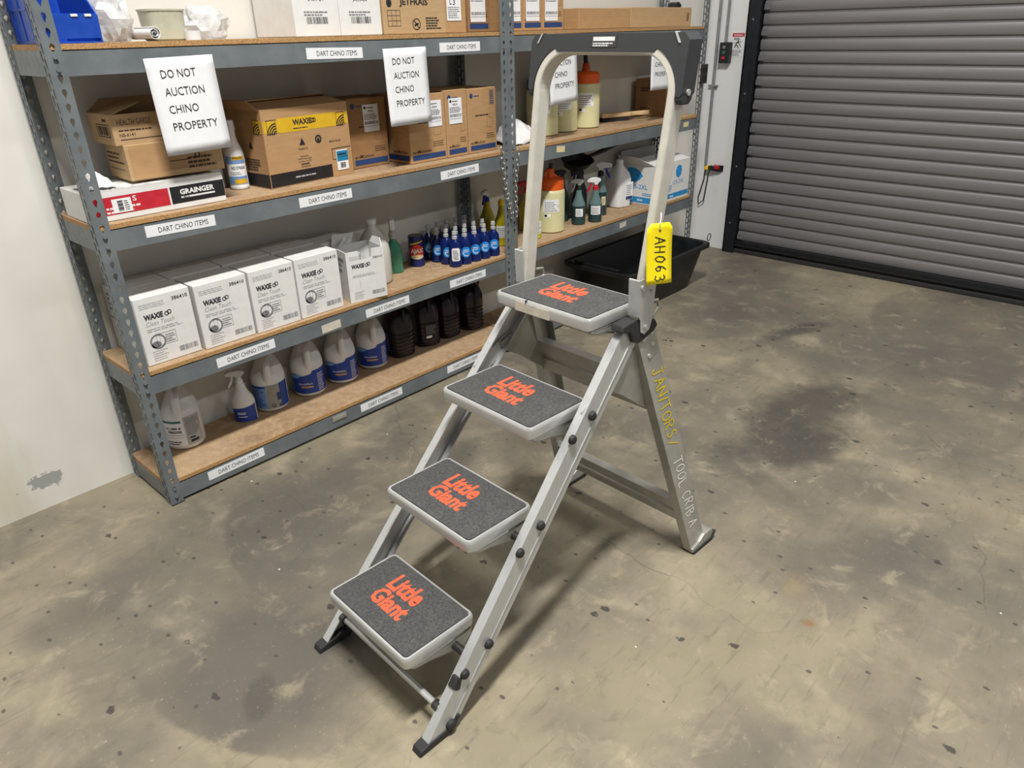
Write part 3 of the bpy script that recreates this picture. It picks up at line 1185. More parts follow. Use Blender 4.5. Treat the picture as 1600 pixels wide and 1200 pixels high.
# spreader links and gusset plates
for s in (-1, 1):
    v = s * 0.2
    MB().prism([(0.590, 0.672), (0.604, 0.684), (0.640, 0.695), (0.700, 0.728), (0.748, 0.742), (0.752, 0.728), (0.712, 0.690), (0.640, 0.645), (0.602, 0.642), (0.588, 0.655)], lambda a, b, t: (a, t, b), v - 0.002, v + 0.002).build('spreader_link', 'alu', LAD)
    MB().prism([(0.690, 0.715), (0.745, 0.740), (0.788, 0.770), (0.834, 0.775), (0.870, 0.66), (0.890, 0.585), (0.862, 0.580), (0.76, 0.655), (0.70, 0.690)], lambda a, b, t: (a, t, b), v * 0.97 - 0.002, v * 0.97 + 0.002).build('gusset_plate', 'alu_dull', LAD)
    for (u, z) in ((0.605, 0.664), (0.706, 0.708)):
        MB().cyl((u, v - s * 0.003, z), (u, v + s * 0.007, z), 0.008, 12).build('rivet', 'alu_bright', LAD, True)
    # plastic hinge head
    mb = MB()
    mb.prism([(0.722, 0.846), (0.730, 0.862), (0.775, 0.866), (0.862, 0.846), (0.876, 0.826), (0.860, 0.812), (0.800, 0.796), (0.772, 0.806), (0.760, 0.835)], lambda a, b, t: (a, t, b), s * 0.176, s * 0.214)
    mb.build('hinge_block', 'rubber', LAD, bevel=0.004)

# handrail: one bent bar
HB0 = Vector((0.79, 0, 0.9))


def hp(v, z, du=0.0):
    return (0.79 + 0.15 * (z - 0.9) + du, v, z)


path = []
for (v, z) in ((-0.200, 0.850), (-0.202, 0.95), (-0.2085, 1.20), (-0.211, 1.384)):
    path.append((v, z))
R_ = 0.095
for i in range(1, 13):
    a = PI / 2 * i / 12
    path.append((-0.211 + R_ - R_ * math.cos(a), 1.384 + R_ * math.sin(a)))
right = path[:]
path = right + [(-v, z) for v, z in reversed(right)]
prof = [(-0.011, -0.022), (0.011, -0.022), (0.011, 0.022), (-0.011, 0.022)]
mb = MB()
mb.sweep([hp(v, z, 0.022) for v, z in path], prof, (1, 0, -0.15))
HR = mb.build('handrail', 'alu_handle', LAD, bevel=0.004, seg=2)
# black tray moulding round the top of the rail
inner = []
for i in range(13):
    a = PI / 2 * i / 12
    inner.append((-0.211 + R_ - (R_ + 0.012) * math.cos(a), 1.384 + (R_ + 0.012) * math.sin(a)))
inner = [q for q in inner if q[1] < 1.474 or q[0] < -0.15]
inn = [(-0.2235, 1.390)] + [q for q in inner if q[0] < -0.152]
lowz = 1.474
outer_r = [(-0.2365, 1.384), (-0.240, 1.39), (-0.240, 1.500), (-0.226, 1.515)]
poly = outer_r + [(-v, z) for v, z in reversed(outer_r)] + [(0.2235, 1.384)] + [(-v, z) for v, z in inn[1:]] + [(0.148, lowz), (-0.148, lowz)] + list(reversed(inn[1:])) + [(-0.2235, 1.384)]
tray = MB().prism(poly, lambda a, b, t: hp(a, b, t), -0.002, 0.050)
TR = tray.build('tool_tray', 'tray_black', LAD)
for s in (-1, 1):
    MB().prism([(-0.001, 1.41), (0.000, 1.376), (0.008, 1.366), (0.036, 1.366), (0.046, 1.376), (0.049, 1.41)], lambda a, b, t: hp(t, b, a), s * 0.2395, s * 0.2240).build('tray_ear', 'tray_black', TR, bevel=0.003)
    MB().cyl(hp(s * 0.2385, 1.392, 0.024), hp(s * 0.2435, 1.392, 0.024), 0.007, 12).build('rivet', 'alu_bright', TR, True)
    mb = MB()
    mb.prism([(0.205, 1.516), (0.200, 1.517), (0.214, 1.494), (0.219, 1.494)], lambda a, b, t: hp(s * a, b, t), -0.0045, 0.01)
    mb.build('corner_glint', 'alu_bright', TR)  # bright metal sliver standing for the glint at the notched corner
mb = MB()
mb.box(-0.195, 0.195, 0.872, 0.950, 1.5152, 1.5162)
# decal
dc = MB().prism([(-0.040, 1.485), (0.036, 1.485), (0.036, 1.510), (-0.040, 1.510)], lambda a, b, t: hp(a, b, t), -0.0030, -0.0022).build('warning_decal', 'steel_dark', TR)
ik = Ink().rect(-0.032, 0.034, 1.4985, 1.5075)
ik.lines(-0.032, 0.034, 1.487, 1.4965, 2, 0.6, 4)
ik.build(lambda a, b: hp(-a, b, -0.0036), 'white_ink', dc, 'print')
# arm hinge brackets
for s in (-1, 1):
    mb = MB()
    pr = [(0.780, 0.968), (0.800, 0.970), (0.810, 0.95), (0.850, 0.95), (0.842, 0.85), (0.832, 0.826), (0.812, 0.818), (0.796, 0.828), (0.792, 0.86), (0.782, 0.875)]
    mb.prism(pr, lambda a, b, t: (a, t, b), s * 0.2145, s * 0.2175)
    mb.build('hinge_bracket', 'alu', LAD, bevel=0.001)
    MB().prism([(0.776, 0.968), (0.780, 0.970), (0.784, 0.875), (0.780, 0.873)], lambda a, b, t: (a, t, b), s * 0.186, s * 0.2175).build('bracket_flange', 'alu', LAD)
    for (u, z) in ((0.793, 0.948), (0.815, 0.838), (0.834, 0.932)):
        MB().cyl((u, s * 0.217, z), (u, s * 0.2215, z), 0.007, 12).build('rivet', 'alu_bright', LAD, True)
    # release lever behind the hinge
    MB().tube([(0.858, s * 0.205, 0.842), (0.884, s * 0.205, 0.872), (0.878, s * 0.205, 0.892), (0.850, s * 0.205, 0.896)], 0.004, 8).build('release_lever', 'alu_dull', LAD, True)

# yellow inventory tag tied on the near arm of the handrail
LM = Matrix.Translation((-0.0913, -1.2081, 0)) @ Matrix.Rotation(-0.0549, 4, 'Z')
TG = thing('hang_tag', 'yellow cardboard inventory tag with handwritten number hanging on the handrail', 'tag', LM @ Vector((0.812, -0.2420, 1.104)), -0.0549 - 0.35)
TG.rotation_euler = (0.0, 0.0, -0.0549 - 0.30)


def tagf(a, b, t=0.0):
    return (a - 0.008 * b, -0.004 * math.sin(a * 60) + t - 0.02 * (b / 0.14) ** 2 * 0.5, b)


tw, thh = 0.035, 0.148
mb = MB()
rows = 12
vs, fs = [], []
for j in range(rows + 1):
    b = 0.006 - thh * j / rows
    hw = tw if b < -0.008 else tw - (b + 0.008) * 0.8
    for i in range(5):
        vs.append(tagf(-hw + 2 * hw * i / 4, b))
for j in range(rows):
    for i in range(4):
        a = j * 5 + i
        fs.append((a, a + 1, a + 6, a + 5))
mb.add(vs, fs)
tgc = mb.build('card', 'tag_yellow', TG, True)
md = tgc.modifiers.new('thick', 'SOLIDIFY')
md.thickness = 0.0006
ik = Ink().hand('AH063', 0.0, -0.010, 0.0165, 0.026, 0.0065, 0.0028, 4)
ik.build(lambda a, b: (lambda p: (p[0], p[1] - 0.0012, p[2]))(tagf(b + 0.0, -0.028 - a)), 'ink', tgc)
ik = Ink().disc(0, 0, 0.003)
ik.build(lambda a, b: (lambda p: (p[0], p[1] - 0.0012, p[2]))(tagf(a, b - 0.012)), 'steel_dark', tgc, 'eyelet')
MB().tube([tagf(0, -0.012, -0.001), tagf(-0.004, 0.006, -0.006), tagf(0.004, 0.02, 0.004), tagf(0.010, 0.026, 0.014)], 0.0012, 6).build('tie', 'twist_tie', TG, True)

# ------------------------------------------------------------------ black mixing tub under the shelf
TUB = thing('mixing_tub', 'large black plastic mortar tub on the floor under the far shelf', 'tub', (2.935, -0.02, 0))


def rring(hx, hy, r, z, n=5):
    return [(a, b, z) for a, b in rrect(-hx, hx, -hy, hy, r, n)]


rings = [rring(0.36, 0.165, 0.06, 0.0), rring(0.372, 0.172, 0.06, 0.008), rring(0.435, 0.222, 0.06, 0.262), rring(0.450, 0.240, 0.06, 0.266), rring(0.454, 0.244, 0.06, 0.258),
         rring(0.462, 0.252, 0.06, 0.258), rring(0.464, 0.252, 0.06, 0.280), rring(0.452, 0.242, 0.06, 0.286), rring(0.436, 0.224, 0.06, 0.280), rring(0.428, 0.216, 0.06, 0.262), rring(0.366, 0.166, 0.06, 0.016)]
n = len(rings[0])
mb = MB()
mb.add([p for r in rings for p in r], [(j * n + i, j * n + (i + 1) % n, (j + 1) * n + (i + 1) % n, (j + 1) * n + i) for j in range(len(rings) - 1) for i in range(n)] + [tuple(range(n - 1, -1, -1)), tuple(range((len(rings) - 1) * n, len(rings) * n))])
mb.build('tub_shell', 'tub_black', TUB, True)
MB().tube([(-0.435, -0.16, 0.289), (-0.435, 0.16, 0.289)], 0.009, 8).build('rim_grip', 'tub_black', TUB, True)
RG = MB().tube([(0.45 + 0.022 * math.cos(a), -0.225, 0.287 + 0.003 + 0.022 + 0.022 * math.sin(a)) for a in [2 * PI * i / 18 for i in range(18)]], 0.003, 6, True).build('wire_ring', 'steel_dark', TUB, True)

# ------------------------------------------------------------------ door controls on the jamb
JX = DOOR_X - 0.001
cb = thing('push_button_station', 'black three-button control box for the roll-up door', 'switch box', (JX, 0.183, 1.285))
MB().box(-0.05, 0, -0.036, 0.036, 0, 0.13).build('housing', 'black_plastic', cb, bevel=0.004)
for z, m in ((0.10, 'grey_ink'), (0.067, 'button_green'), (0.034, 'button_red')):
    MB().box(-0.057, -0.05, -0.011, 0.011, z - 0.009, z + 0.009).build('button', m, cb, bevel=0.003)
tag(MB().cyl((JX - 0.012, 0.195, 1.4165), (JX - 0.012, 0.195, 3.2), 0.010, 12).build('conduit_pipe', 'conduit', None, True), 'short grey conduit running up from the black control box', 'pipe', 'grey conduits on the jamb')
c2 = thing('conduit_pipe', 'long grey conduit running down the white jamb to the sensor', 'pipe', (JX - 0.013, 0.258, 0), 0, 'grey conduits on the jamb')
MB().cyl((0, 0, 0.60), (0, 0, 3.2), 0.011, 12).build('pipe', 'conduit', c2, True)
for z in (1.14, 2.2):
    mb = MB()
    mb.box(-0.014, 0.0125, -0.035, 0.035, -0.006, 0.006)
    mb.build('clamp', 'conduit', c2, loc=(0, 0, z), bevel=0.003)
MB().tube([(0, 0, 0.605), (0.002, 0.004, 0.50), (-0.004, 0.035, 0.36), (-0.016, 0.02, 0.315), (-0.02, -0.02, 0.35), (-0.02, -0.03, 0.45), (-0.02, -0.04, 0.55), (-0.02, -0.055, 0.585)], 0.005, 8).build('cable', 'steel_dark', c2, True)
sg = thing('warning_sign', 'small white safety sign with red band beside the control box', 'sign', (JX, 0.112, 1.325))
sp = MB().box(-0.0012, 0, -0.045, 0.045, 0, 0.148).build('panel', 'paper', sg)
sm = leftside(-0.0012, 0.0006)
Ink().rect(-0.043, 0.043, 0.122, 0.145).build(sm, 'red_ink', sp, 'band')
ik = Ink().text('WARNING', 0, 0.127, 0.066, 0.012, 0.01, align='c')
ik.build(leftside(-0.0012, 0.0012), 'white_ink', sp)
ik = Ink().lines(-0.03, 0.03, 0.102, 0.118, 2, 0.65, 2)
ik.disc(0.002, 0.094, 0.006)
ik.stroke([(-0.004, 0.088), (-0.014, 0.072), (-0.02, 0.058)], 0.007)
ik.stroke([(0.002, 0.086), (0.014, 0.076), (0.024, 0.060)], 0.005)
ik.stroke([(-0.012, 0.075), (0.0, 0.066), (0.006, 0.052)], 0.006)
ik.stroke([(-0.03, 0.084), (0.03, 0.092)], 0.003)
ik.lines(-0.036, 0.036, 0.008, 0.045, 5, 0.4, 8)
ik.build(sm, 'ink', sp, 'print')
se = thing('door_sensor', 'small yellow and red safety sensor on a black bracket low on the jamb', 'sensor', (JX, 0.17, 0.585))
MB().prism([(-0.03, -0.03), (0.0, -0.05), (0.0, 0.02), (-0.012, 0.02)], lambda a, b, t: (a, b, t), -0.022, 0.022).build('bracket', 'black_plastic', se, bevel=0.003)
MB().box(-0.05, -0.018, 0.0, 0.05, -0.014, 0.018).build('body', 'black_plastic', se, bevel=0.004)
MB().box(-0.054, -0.02, 0.046, 0.075, -0.012, 0.014).build('lens', 'yellow_plastic', se, bevel=0.004)
MB().box(-0.052, -0.020, -0.03, 0.0, -0.002, 0.026).build('cap', 'red_plastic', se, bevel=0.004)

# black cord against the wall behind the ladder
tag(MB().tube([(1.90, WALL_Y - 0.006, 0.44), (1.90, WALL_Y - 0.006, 0.33), (1.872, WALL_Y - 0.008, 0.27), (1.87, WALL_Y - 0.008, 0.10)], 0.005, 8).build('power_cord', 'black_plastic', None, True), 'thin black cord running down the wall beside the dark jugs', 'cord')


# chains hung at the middle posts
def chain(label, x0, z0, x1, z1, n):
    t = thing('chain', label, 'chain', (x0, -0.026, z0), 0, 'steel chains at the middle posts')
    pts = []
    for i in range(12):
        a = 2 * PI * i / 12
        pts.append((0.0085 * math.cos(a), 0, 0.0165 * math.sin(a)))
    me = MB().tube(pts, 0.0025, 6, True).mesh('chain_link', 'chain_steel', True)
    ang = math.atan2(x1 - x0, z0 - z1)
    for i in range(n):
        f = i / (n - 1)
        sag = 0.012 * math.sin(PI * f)
        link_mesh('chain_link', me, t, ((x1 - x0) * f - sag, 0, (z1 - z0) * f), (0, -ang, (i % 2) * PI / 2 + 0.3))
    return t


chain('left strand of steel chain hanging at the paired posts', 1.718, 1.03, 1.780, 0.72, 14)
chain('right strand of steel chain hanging at the paired posts', 1.832, 1.01, 1.812, 0.72, 13)


# ------------------------------------------------------------------ cartons
def carton(name, label, x0, x1, y0, d, z, h, material='kraft', cat='carton', group=None, rz=0.0, flaps=None, bevel=0.0025, body='body'):
    """closed carton; origin at base, front-left corner; returns (thing, width)"""
    t = thing(name, label, cat, (x0, y0, z), rz, group)
    w_ = x1 - x0
    b = MB().box(0, w_, 0, d, 0, h).build(body, material, t, bevel=bevel)
    # closing seam of the flaps
    Ink().rect(0.001, w_ - 0.001, d / 2 - 0.0008, d / 2 + 0.0008).build(topface(h, 0.0004), 'brown_ink' if 'kraft' in material else 'grey_ink', b, 'flap_seam')
    return t, w_, b


def open_carton(name, label, x0, x1, y0, d, z, h, material, cat='carton', group=None, rz=0.0, flaps=(), th=0.004, notch=None):
    t = thing(name, label, cat, (x0, y0, z), rz, group)
    w_ = x1 - x0
    MB().box(th, w_ - th, th, d - th, 0, th).build('bottom', material, t)
    if notch:
        a, b, dep = notch
        fr = [(0, 0), (w_, 0), (w_, h), (b, h), (b - 0.004, h - dep + 0.008), (b - 0.012, h - dep), (a + 0.012, h - dep), (a + 0.004, h - dep + 0.008), (a, h), (0, h)]
        fo = MB().prism(fr, lambda p, q, s: (p, s, q), 0, th).build('front_panel', material, t)
    else:
        fo = MB().box(0, w_, 0, th, 0, h).build('front_panel', material, t)
    MB().box(0, w_, d - th, d, 0, h).build('back_panel', material, t)
    le = MB().box(0, th, th, d - th, 0, h).build('side_panel', material, t)
    MB().box(w_ - th, w_, th, d - th, 0, h).build('side_panel', material, t)
    MB().box(th, w_ - th, th, d - th, th, th + 0.002).build('inside_floor', 'kraft_inside', t)
    for pts in flaps:
        P = [Vector(p) for p in pts]
        nrm = (P[1] - P[0]).cross(P[2] - P[0]).normalized() * 0.0035
        n = len(P)
        MB().add([tuple(p) for p in P] + [tuple(p + nrm) for p in P], [tuple(range(n - 1, -1, -1)), tuple(range(n, 2 * n))] + [(i, (i + 1) % n, n + (i + 1) % n, n + i) for i in range(n)]).build('flap', material, t)
    return t, w_, fo, le


# --- second shelf: white tissue cartons, one per thing, a second row behind them
Z2 = ZT[1]
fr_x = [(0.014, 0.203), (0.213, 0.408), (0.414, 0.598), (0.606, 0.802)]
fr_l = ['white tissue carton numbered 386410 nearest the left post', 'white tissue carton numbered 386410, second from the left post',
        'white tissue carton numbered 386410, third from the left post', 'white tissue carton numbered 386410, fourth from the left post']


def tissue_print(body, w_, h, num=True):
    fm = front(0.0)
    ik = Ink()
    ik.text('WAXIE', w_ * 0.12, h * 0.665, w_ * 0.34, h * 0.085, 0.05, 0.1)
    ik.ring(w_ * 0.52, h * 0.70, 0.008, 0.003, 12)
    ik.ring(w_ * 0.57, h * 0.715, 0.008, 0.003, 12)
    if num:
        ik.text('386410', w_ * 0.66, h * 0.865, w_ * 0.29, h * 0.055, 0.012)
    else:
        ik.text('386410', w_ * 0.70, h * 0.80, w_ * 0.25, h * 0.045, 0.0)
    ik.build(fm, 'ink', body)
    ik = Ink()
    if num:
        ik.text('Clean Touch', w_ * 0.13, h * 0.575, w_ * 0.50, h * 0.065, -0.012, 0.35)
    ik.bars(w_ * 0.60, w_ * 0.95, h * 0.09, h * 0.17, 24, 5)
    ik.rect(w_ * 0.30, w_ * 0.305, h * 0.28, h * 0.43)
    if num:
        ik.frame(w_ * 0.24, w_ * 0.60, h * 0.26, h * 0.44, 0.0012)
        ik.ring(w_ * 0.26, h * 0.33, 0.027, 0.006, 20)
        ik.disc(w_ * 0.22, h * 0.29, 0.016, 0.012)
        ik.lines(w_ * 0.40, w_ * 0.58, h * 0.285, h * 0.42, 4, 0.5, 7)
    ik.build(fm, 'grey_ink', body, 'print')
    ik = Ink()
    ik.lines(w_ * 0.08, w_ * 0.55, h * 0.84, h * 0.92, 3, 0.4, 3)
    ik.lines(w_ * 0.12, w_ * 0.95, h * 0.49, h * 0.55, 2, 0.5, 2)
    ik.lines(w_ * 0.12, w_ * 0.40, h * 0.05, h * 0.22, 5, 0.4, 1)
    ik.build(fm, 'pale_ink', body, 'print')


for (a, b), lb, y, dh in zip(fr_x, fr_l, (0.040, 0.028, 0.020, 0.022), (0.238, 0.236, 0.238, 0.239)):
    t, w_, bd = carton('tissue_carton', lb, a, b, y, 0.138, Z2, dh, 'cartonwhite', 'carton', 'white tissue cartons on the second shelf')
    tissue_print(bd, w_, dh)
for i, (a, b) in enumerate(((0.020, 0.195), (0.20, 0.395), (0.40, 0.60), (0.605, 0.80), (0.805, 0.985))):
    t, w_, bd = carton('tissue_carton', ['white tissue carton in the rear row against the wall, first from the left post', 'white tissue carton in the rear row against the wall, second from the left post',
                                         'white tissue carton in the rear row against the wall, middle of five', 'white tissue carton in the rear row against the wall, fourth from the left post',
                                         'white tissue carton in the rear row against the wall, behind the opened carton'][i], a, b, 0.180, 0.134, Z2, 0.238 if i < 4 else 0.225, 'cartonwhite', 'carton', 'white tissue cartons on the second shelf')
    if i == 0:
        ik = Ink().lines(-0.11, -0.03, 0.15, 0.22, 4, 0.5, 6)
        ik.rect(-0.13, -0.01, 0.118, 0.122)
        ik.build(leftside(0.0), 'grey_ink', bd, 'print')
t, w_, fo, le = open_carton('tissue_carton', 'torn open white tissue carton with raised flap at the right end of the row', 0.838, 1.006, 0.022, 0.138, Z2, 0.212, 'cartonwhite', 'carton', 'white tissue cartons on the second shelf', rz=-0.20, notch=(0.055, 0.115, 0.040),
                            flaps=(((0.0, 0.138, 0.212), (0.09, 0.138, 0.212), (0.115, 0.165, 0.245), (0.02, 0.165, 0.25)), ((0.165, 0.01, 0.212), (0.165, 0.13, 0.212), (0.175, 0.12, 0.235), (0.175, 0.04, 0.24)), ((0.012, 0.10, 0.212), (0.05, 0.105, 0.25), (0.085, 0.09, 0.268), (0.09, 0.128, 0.250), (0.06, 0.138, 0.215))))
tissue_print(fo, w_, 0.212, False)
Ink().lines(-0.13, -0.02, 0.12, 0.19, 3, 0.6, 4).build(leftside(0.0), 'grey_ink', le, 'print')
bt = thing('small_bottle', 'small white capped bottle standing inside the torn white carton', 'bottle', (0.925, 0.065, Z2 + 0.006))
MB().loft([(0, 0.020), (0.004, 0.022), (0.14, 0.022), (0.155, 0.013)], 20).build('body', 'milk_plastic', bt, True)
MB().loft([(0.155, 0.015), (0.182, 0.015), (0.185, 0.012)], 16).build('cap', 'clear_cap', bt, True)

# --- third shelf cartons
Z3 = ZT[2]
t, w_, bd = carton('flat_carton', 'long flat white carton with red and black panels at the left shelf end', -0.040, 0.402, 0.040, 0.205, Z3, 0.090, 'cartonwhite')
Ink().rect(0.02, 0.250, 0.018, 0.072).build(front(0.0), 'red_ink', bd, 'red_panel')
Ink().rect(0.256, 0.440, 0.018, 0.072).build(front(0.0), 'black_ink', bd, 'black_panel')
ik = Ink().text('GRAINGER', 0.287, 0.044, 0.118, 0.0175, 0.04)
ik.rect(0.315, 0.405, 0.033, 0.0385)
ik.bars(0.288, 0.314, 0.033, 0.0385, 6, 2)
ik.text('S', 0.136, 0.050, 0.012, 0.017, 0.02)
ik.lines(0.052, 0.165, 0.022, 0.046, 2, 0.5, 4)
ik.build(front(0.0, E2), 'white_ink', bd)
lbp = MB().box(0.072, 0.130, -0.0022, -0.0016, 0.022, 0.064).build('barcode_label', 'paper', bd)
ik = Ink()
for i in range(9):
    ik.rect(0.088, 0.104, 0.027 + i * 0.0036, 0.0285 + i * 0.0036 + (0.0009 if i % 3 else 0))
ik.lines(0.108, 0.124, 0.028, 0.06, 5, 0.4, 2)
ik.build(front(-0.0022), 'ink', lbp, 'barcode')
# ragged perforated lip along the top front edge
mb = MB()
R = random.Random(5)
n = 46
vs, fs = [], []
for i in range(n + 1):
    x = 0.004 + 0.434 * i / n
    vs += [(x, 0.0, 0.088), (x, -0.0005, 0.0935 + R.uniform(0, 0.004)), (x, 0.002, 0.093 + R.uniform(0, 0.003)), (x, 0.003, 0.088)]
for i in range(n):
    for j in range(4):
        fs.append((4 * i + j, 4 * i + 4 + j, 4 * i + 4 + (j + 1) % 4, 4 * i + (j + 1) % 4))
mb.add(vs, fs).build('torn_lip', 'cartonwhite', bd)
# crumpled white rag at the left end of the flat carton
mb = MB()
vs, fs = [], []
for j in range(9):
    for i in range(9):
        u, v = i / 8 - 0.5, j / 8 - 0.5
        z = 0.042 * max(0, 1 - (u * u + v * v) * 3.6) + 0.014 * mnoise.noise(Vector((u * 6, v * 6, 3)))
        vs.append((u * 0.10, v * 0.12, max(0.0, z)))
for j in range(8):
    for i in range(8):
        a = j * 9 + i
        fs.append((a, a + 1, a + 10, a + 9))
mb.add(vs, fs)
tag(mb.build('cloth_rag', 'cloth_white', None, True, loc=(0.022, 0.112, Z3 + 0.099)), 'crumpled white rag lying on the flat red and white carton', 'rag')

# two health gards cartons stacked on the flat carton
HZ = Z3 + 0.099
t, w_, bd = carton('brown_carton', 'lower brown HEALTH GARDS carton, taped, lying on the flat white carton', 0.124, 0.436, 0.086, 0.175, HZ, 0.110, 'kraft_pale', 'carton', 'brown health gards cartons', rz=-0.03)
ik = Ink().text('HEALTH GARDS', 0.03, 0.070, 0.13, 0.017, 0.0)
ik.text('NS-6147', 0.036, 0.024, 0.05, 0.012, 0.015)
ik.lines(0.03, 0.15, 0.054, 0.062, 1, 0.5, 2)
ik.rect(0.03, 0.20, 0.045, 0.0475)
ik.lines(0.19, 0.29, 0.018, 0.06, 3, 0.5, 12)
ik.ring(0.225, 0.058, 0.010, 0.004, 12)
ik.build(front(0.0), 'brown_ink', bd)
Ink().lines(-0.16, -0.02, 0.05, 0.09, 3, 0.4, 5).rect(-0.16, -0.03, 0.03, 0.032).build(leftside(0.0), 'brown_ink', bd, 'print')
MB().box(0.012, 0.13, -0.0012, -0.0006, 0.004, 0.106).build('tape', 'kraft', bd)
t, w_, fo, le = open_carton('brown_carton', 'upper brown HEALTH GARDS carton with its lid open', 0.106, 0.416, 0.092, 0.172, HZ + 0.1106, 0.090, 'kraft_pale', 'carton', 'brown health gards cartons', rz=0.02,
                            flaps=(((0.0, 0.0, 0.090), (0.0, 0.172, 0.090), (0.105, 0.172, 0.118), (0.125, 0.06, 0.118)), ((0.0, 0.172, 0.090), (0.31, 0.172, 0.090), (0.31, 0.174, 0.128), (0.05, 0.174, 0.128))))
ik = Ink().text('HEALTH GARDS', 0.018, 0.058, 0.105, 0.017, 0.0)
ik.text('NS-6141', 0.018, 0.024, 0.048, 0.010, 0.015)
ik.lines(0.018, 0.13, 0.040, 0.048, 1, 0.5, 3)
ik.rect(0.018, 0.25, 0.014, 0.0165)
ik.build(front(0.0), 'brown_ink', fo)
ik = Ink().frame(-0.115, -0.022, 0.022, 0.060, 0.0025)
ik.bars(-0.105, -0.032, 0.028, 0.054, 14, 3)
ik.lines(-0.06, -0.02, 0.068, 0.082, 1, 0.6, 2)
ik.build(leftside(0.0), 'brown_ink', le, 'print')


# cleaner bottles between the cartons
def streak(label, x, y, rz):
    t = thing('cleaner_bottle', label, 'bottle', (x, y, Z3), rz, 'white no-streak cleaner bottles')
    r = 0.034
    b = MB().loft([(0, 0.031), (0.004, r), (0.010, r), (0.012, r - 0.001), (0.118, r - 0.001), (0.135, 0.031), (0.165, 0.020), (0.185, 0.0165), (0.205, 0.0165)], 32).build('body', 'white_plastic', t, True)
    MB().loft([(0.2045, 0.018), (0.208, 0.0185), (0.236, 0.0165), (0.239, 0.014)], 20).build('cap', 'white_plastic', t, True)
    rr = r - 0.001
    lab = wrap(b, rr, 0.018, 0.120, -1.2, 1.2, 'paper')
    for z0, z1 in ((0.092, 0.118), (0.020, 0.048)):
        Ink().rect(-0.037, 0.037, z0, z1, 12).build(cylmap(rr, 0, E2), 'light_blue_label', lab, 'band')
    for z0, z1 in ((0.105, 0.118), (0.022, 0.038)):
        Ink().rect(-0.011, 0.032, z0, z1, 8).build(cylmap(rr, 0, 0.0018), 'waxie_yellow', lab, 'band')
    Ink().text('WAXIE', -0.008, 0.108, 0.034, 0.008, 0.03).build(cylmap(rr, 0, 0.0024), 'ink', lab)
    Ink().text('NO STREAK', -0.016, 0.072, 0.050, 0.011, 0.015).build(cylmap(rr, 0, E2), 'ink', lab)
    Ink().lines(-0.022, 0.028, 0.054, 0.066, 2, 0.4, 2).build(cylmap(rr, 0, E2), 'grey_ink', lab, 'print')
    return t


streak('white NO STREAK cleaner bottle standing left of the yellow-banded carton', 0.540, 0.200, -0.55)
streak('white NO STREAK cleaner bottle in shade, half hidden behind the hanging notice', 0.492, 0.285, -0.60)

# large waxie carton with yellow band
WX0, WX1, WH = 0.600, 0.990, 0.268
t, w_, fo, le = open_carton('brown_carton', 'large brown WAXIE carton with yellow band and black base', WX0, WX1, 0.080, 0.235, Z3, WH, 'kraft', 'carton', None, rz=0.075,
                            flaps=(((0.0, 0.0, 0.268), (0.39, 0.0, 0.268), (0.39, 0.135, 0.286), (0.0, 0.135, 0.286)), ((0.0, 0.005, 0.268), (0.0, 0.23, 0.268), (-0.018, 0.20, 0.30), (-0.018, 0.05, 0.30)), ((0.0, 0.235, 0.268), (0.39, 0.235, 0.268), (0.39, 0.12, 0.297), (0.0, 0.12, 0.297))))
fm = front(0.0)
Ink().rect(0.065, w_ - 0.052, 0.188, 0.238).rect(0.004, 0.065, 0.192, 0.232).rect(w_ - 0.052, w_ - 0.004, 0.192, 0.234).build(fm, 'waxie_yellow', fo, 'yellow_band')
Ink().rect(0.002, w_ - 0.105, 0.003, 0.050).build(fm, 'black_ink', fo, 'black_base')
fm2 = front(0.0, E2)
ik = Ink().text('WAXIE', 0.13, 0.209, 0.085, 0.020, 0.035)
for dx in (0.220, 0.228):
    ik.ring(dx, 0.219, 0.0085, 0.003, 14)
ik.lines(0.13, 0.225, 0.196, 0.203, 1, 0.5, 2)
for x in (0.018, w_ - 0.060):
    ik.frame(x, x + 0.040, 0.188, 0.236, 0.0016)
    for i in range(4):
        ik.ring(x + 0.040, 0.188 - 0.004, 0.016 + 0.0085 * i, 0.0045, 10, PI * 0.52, PI * 0.98)
ik.poly([(0.147, 0.137), (0.173, 0.137), (0.160, 0.163)])
ik.ring(0.235, 0.150, 0.015, 0.006, 18)
ik.disc(0.235, 0.148, 0.006)
ik.text('THE BOX OF', 0.139, 0.120, 0.044, 0.007, 0.01)
ik.text('MADE IN THE USA', 0.285, 0.131, 0.055, 0.0065, 0.01)
for i, (s, wd) in enumerate((('Distributed by', 0.038), ('WAXIE Sanitary Supply', 0.062), ('San Diego, CA 92123', 0.058), ('(800) 000-0000', 0.040), ('www.waxie.com', 0.044))):
    if i == 3:
        ik.lines(0.143, 0.183, 0.0935 - i * 0.009, 0.1005 - i * 0.009, 1, 0.7, 4)
    else:
        ik.text(s, 0.163, 0.0935 - i * 0.009, wd, 0.006, 0.01, align='c')
ik.rect(0.292, w_ - 0.004, 0.105, 0.107)
ik.rect(0.292, 0.294, 0.065, 0.107)
ik.rect(0.292, 0.312, 0.065, 0.0667)
ik.build(fm2, 'ink', fo)
Ink().lines(0.11, 0.24, 0.024, 0.032, 1, 0.7, 6).build(fm2, 'pale_ink', fo, 'print')
lbp = MB().box(0.310, 0.366, -0.0022, -0.0016, 0.022, 0.098).build('shipping_label', 'paper', fo)
Ink().rect(0.312, 0.366, 0.056, 0.094).build(front(-0.0022), 'cyan_ink', lbp, 'blue_field')
ik = Ink().bars(0.326, 0.352, 0.030, 0.050, 12, 5)
ik.lines(0.316, 0.36, 0.078, 0.088, 1, 0.7, 3)
ik.rect(0.312, 0.366, 0.071, 0.0725)
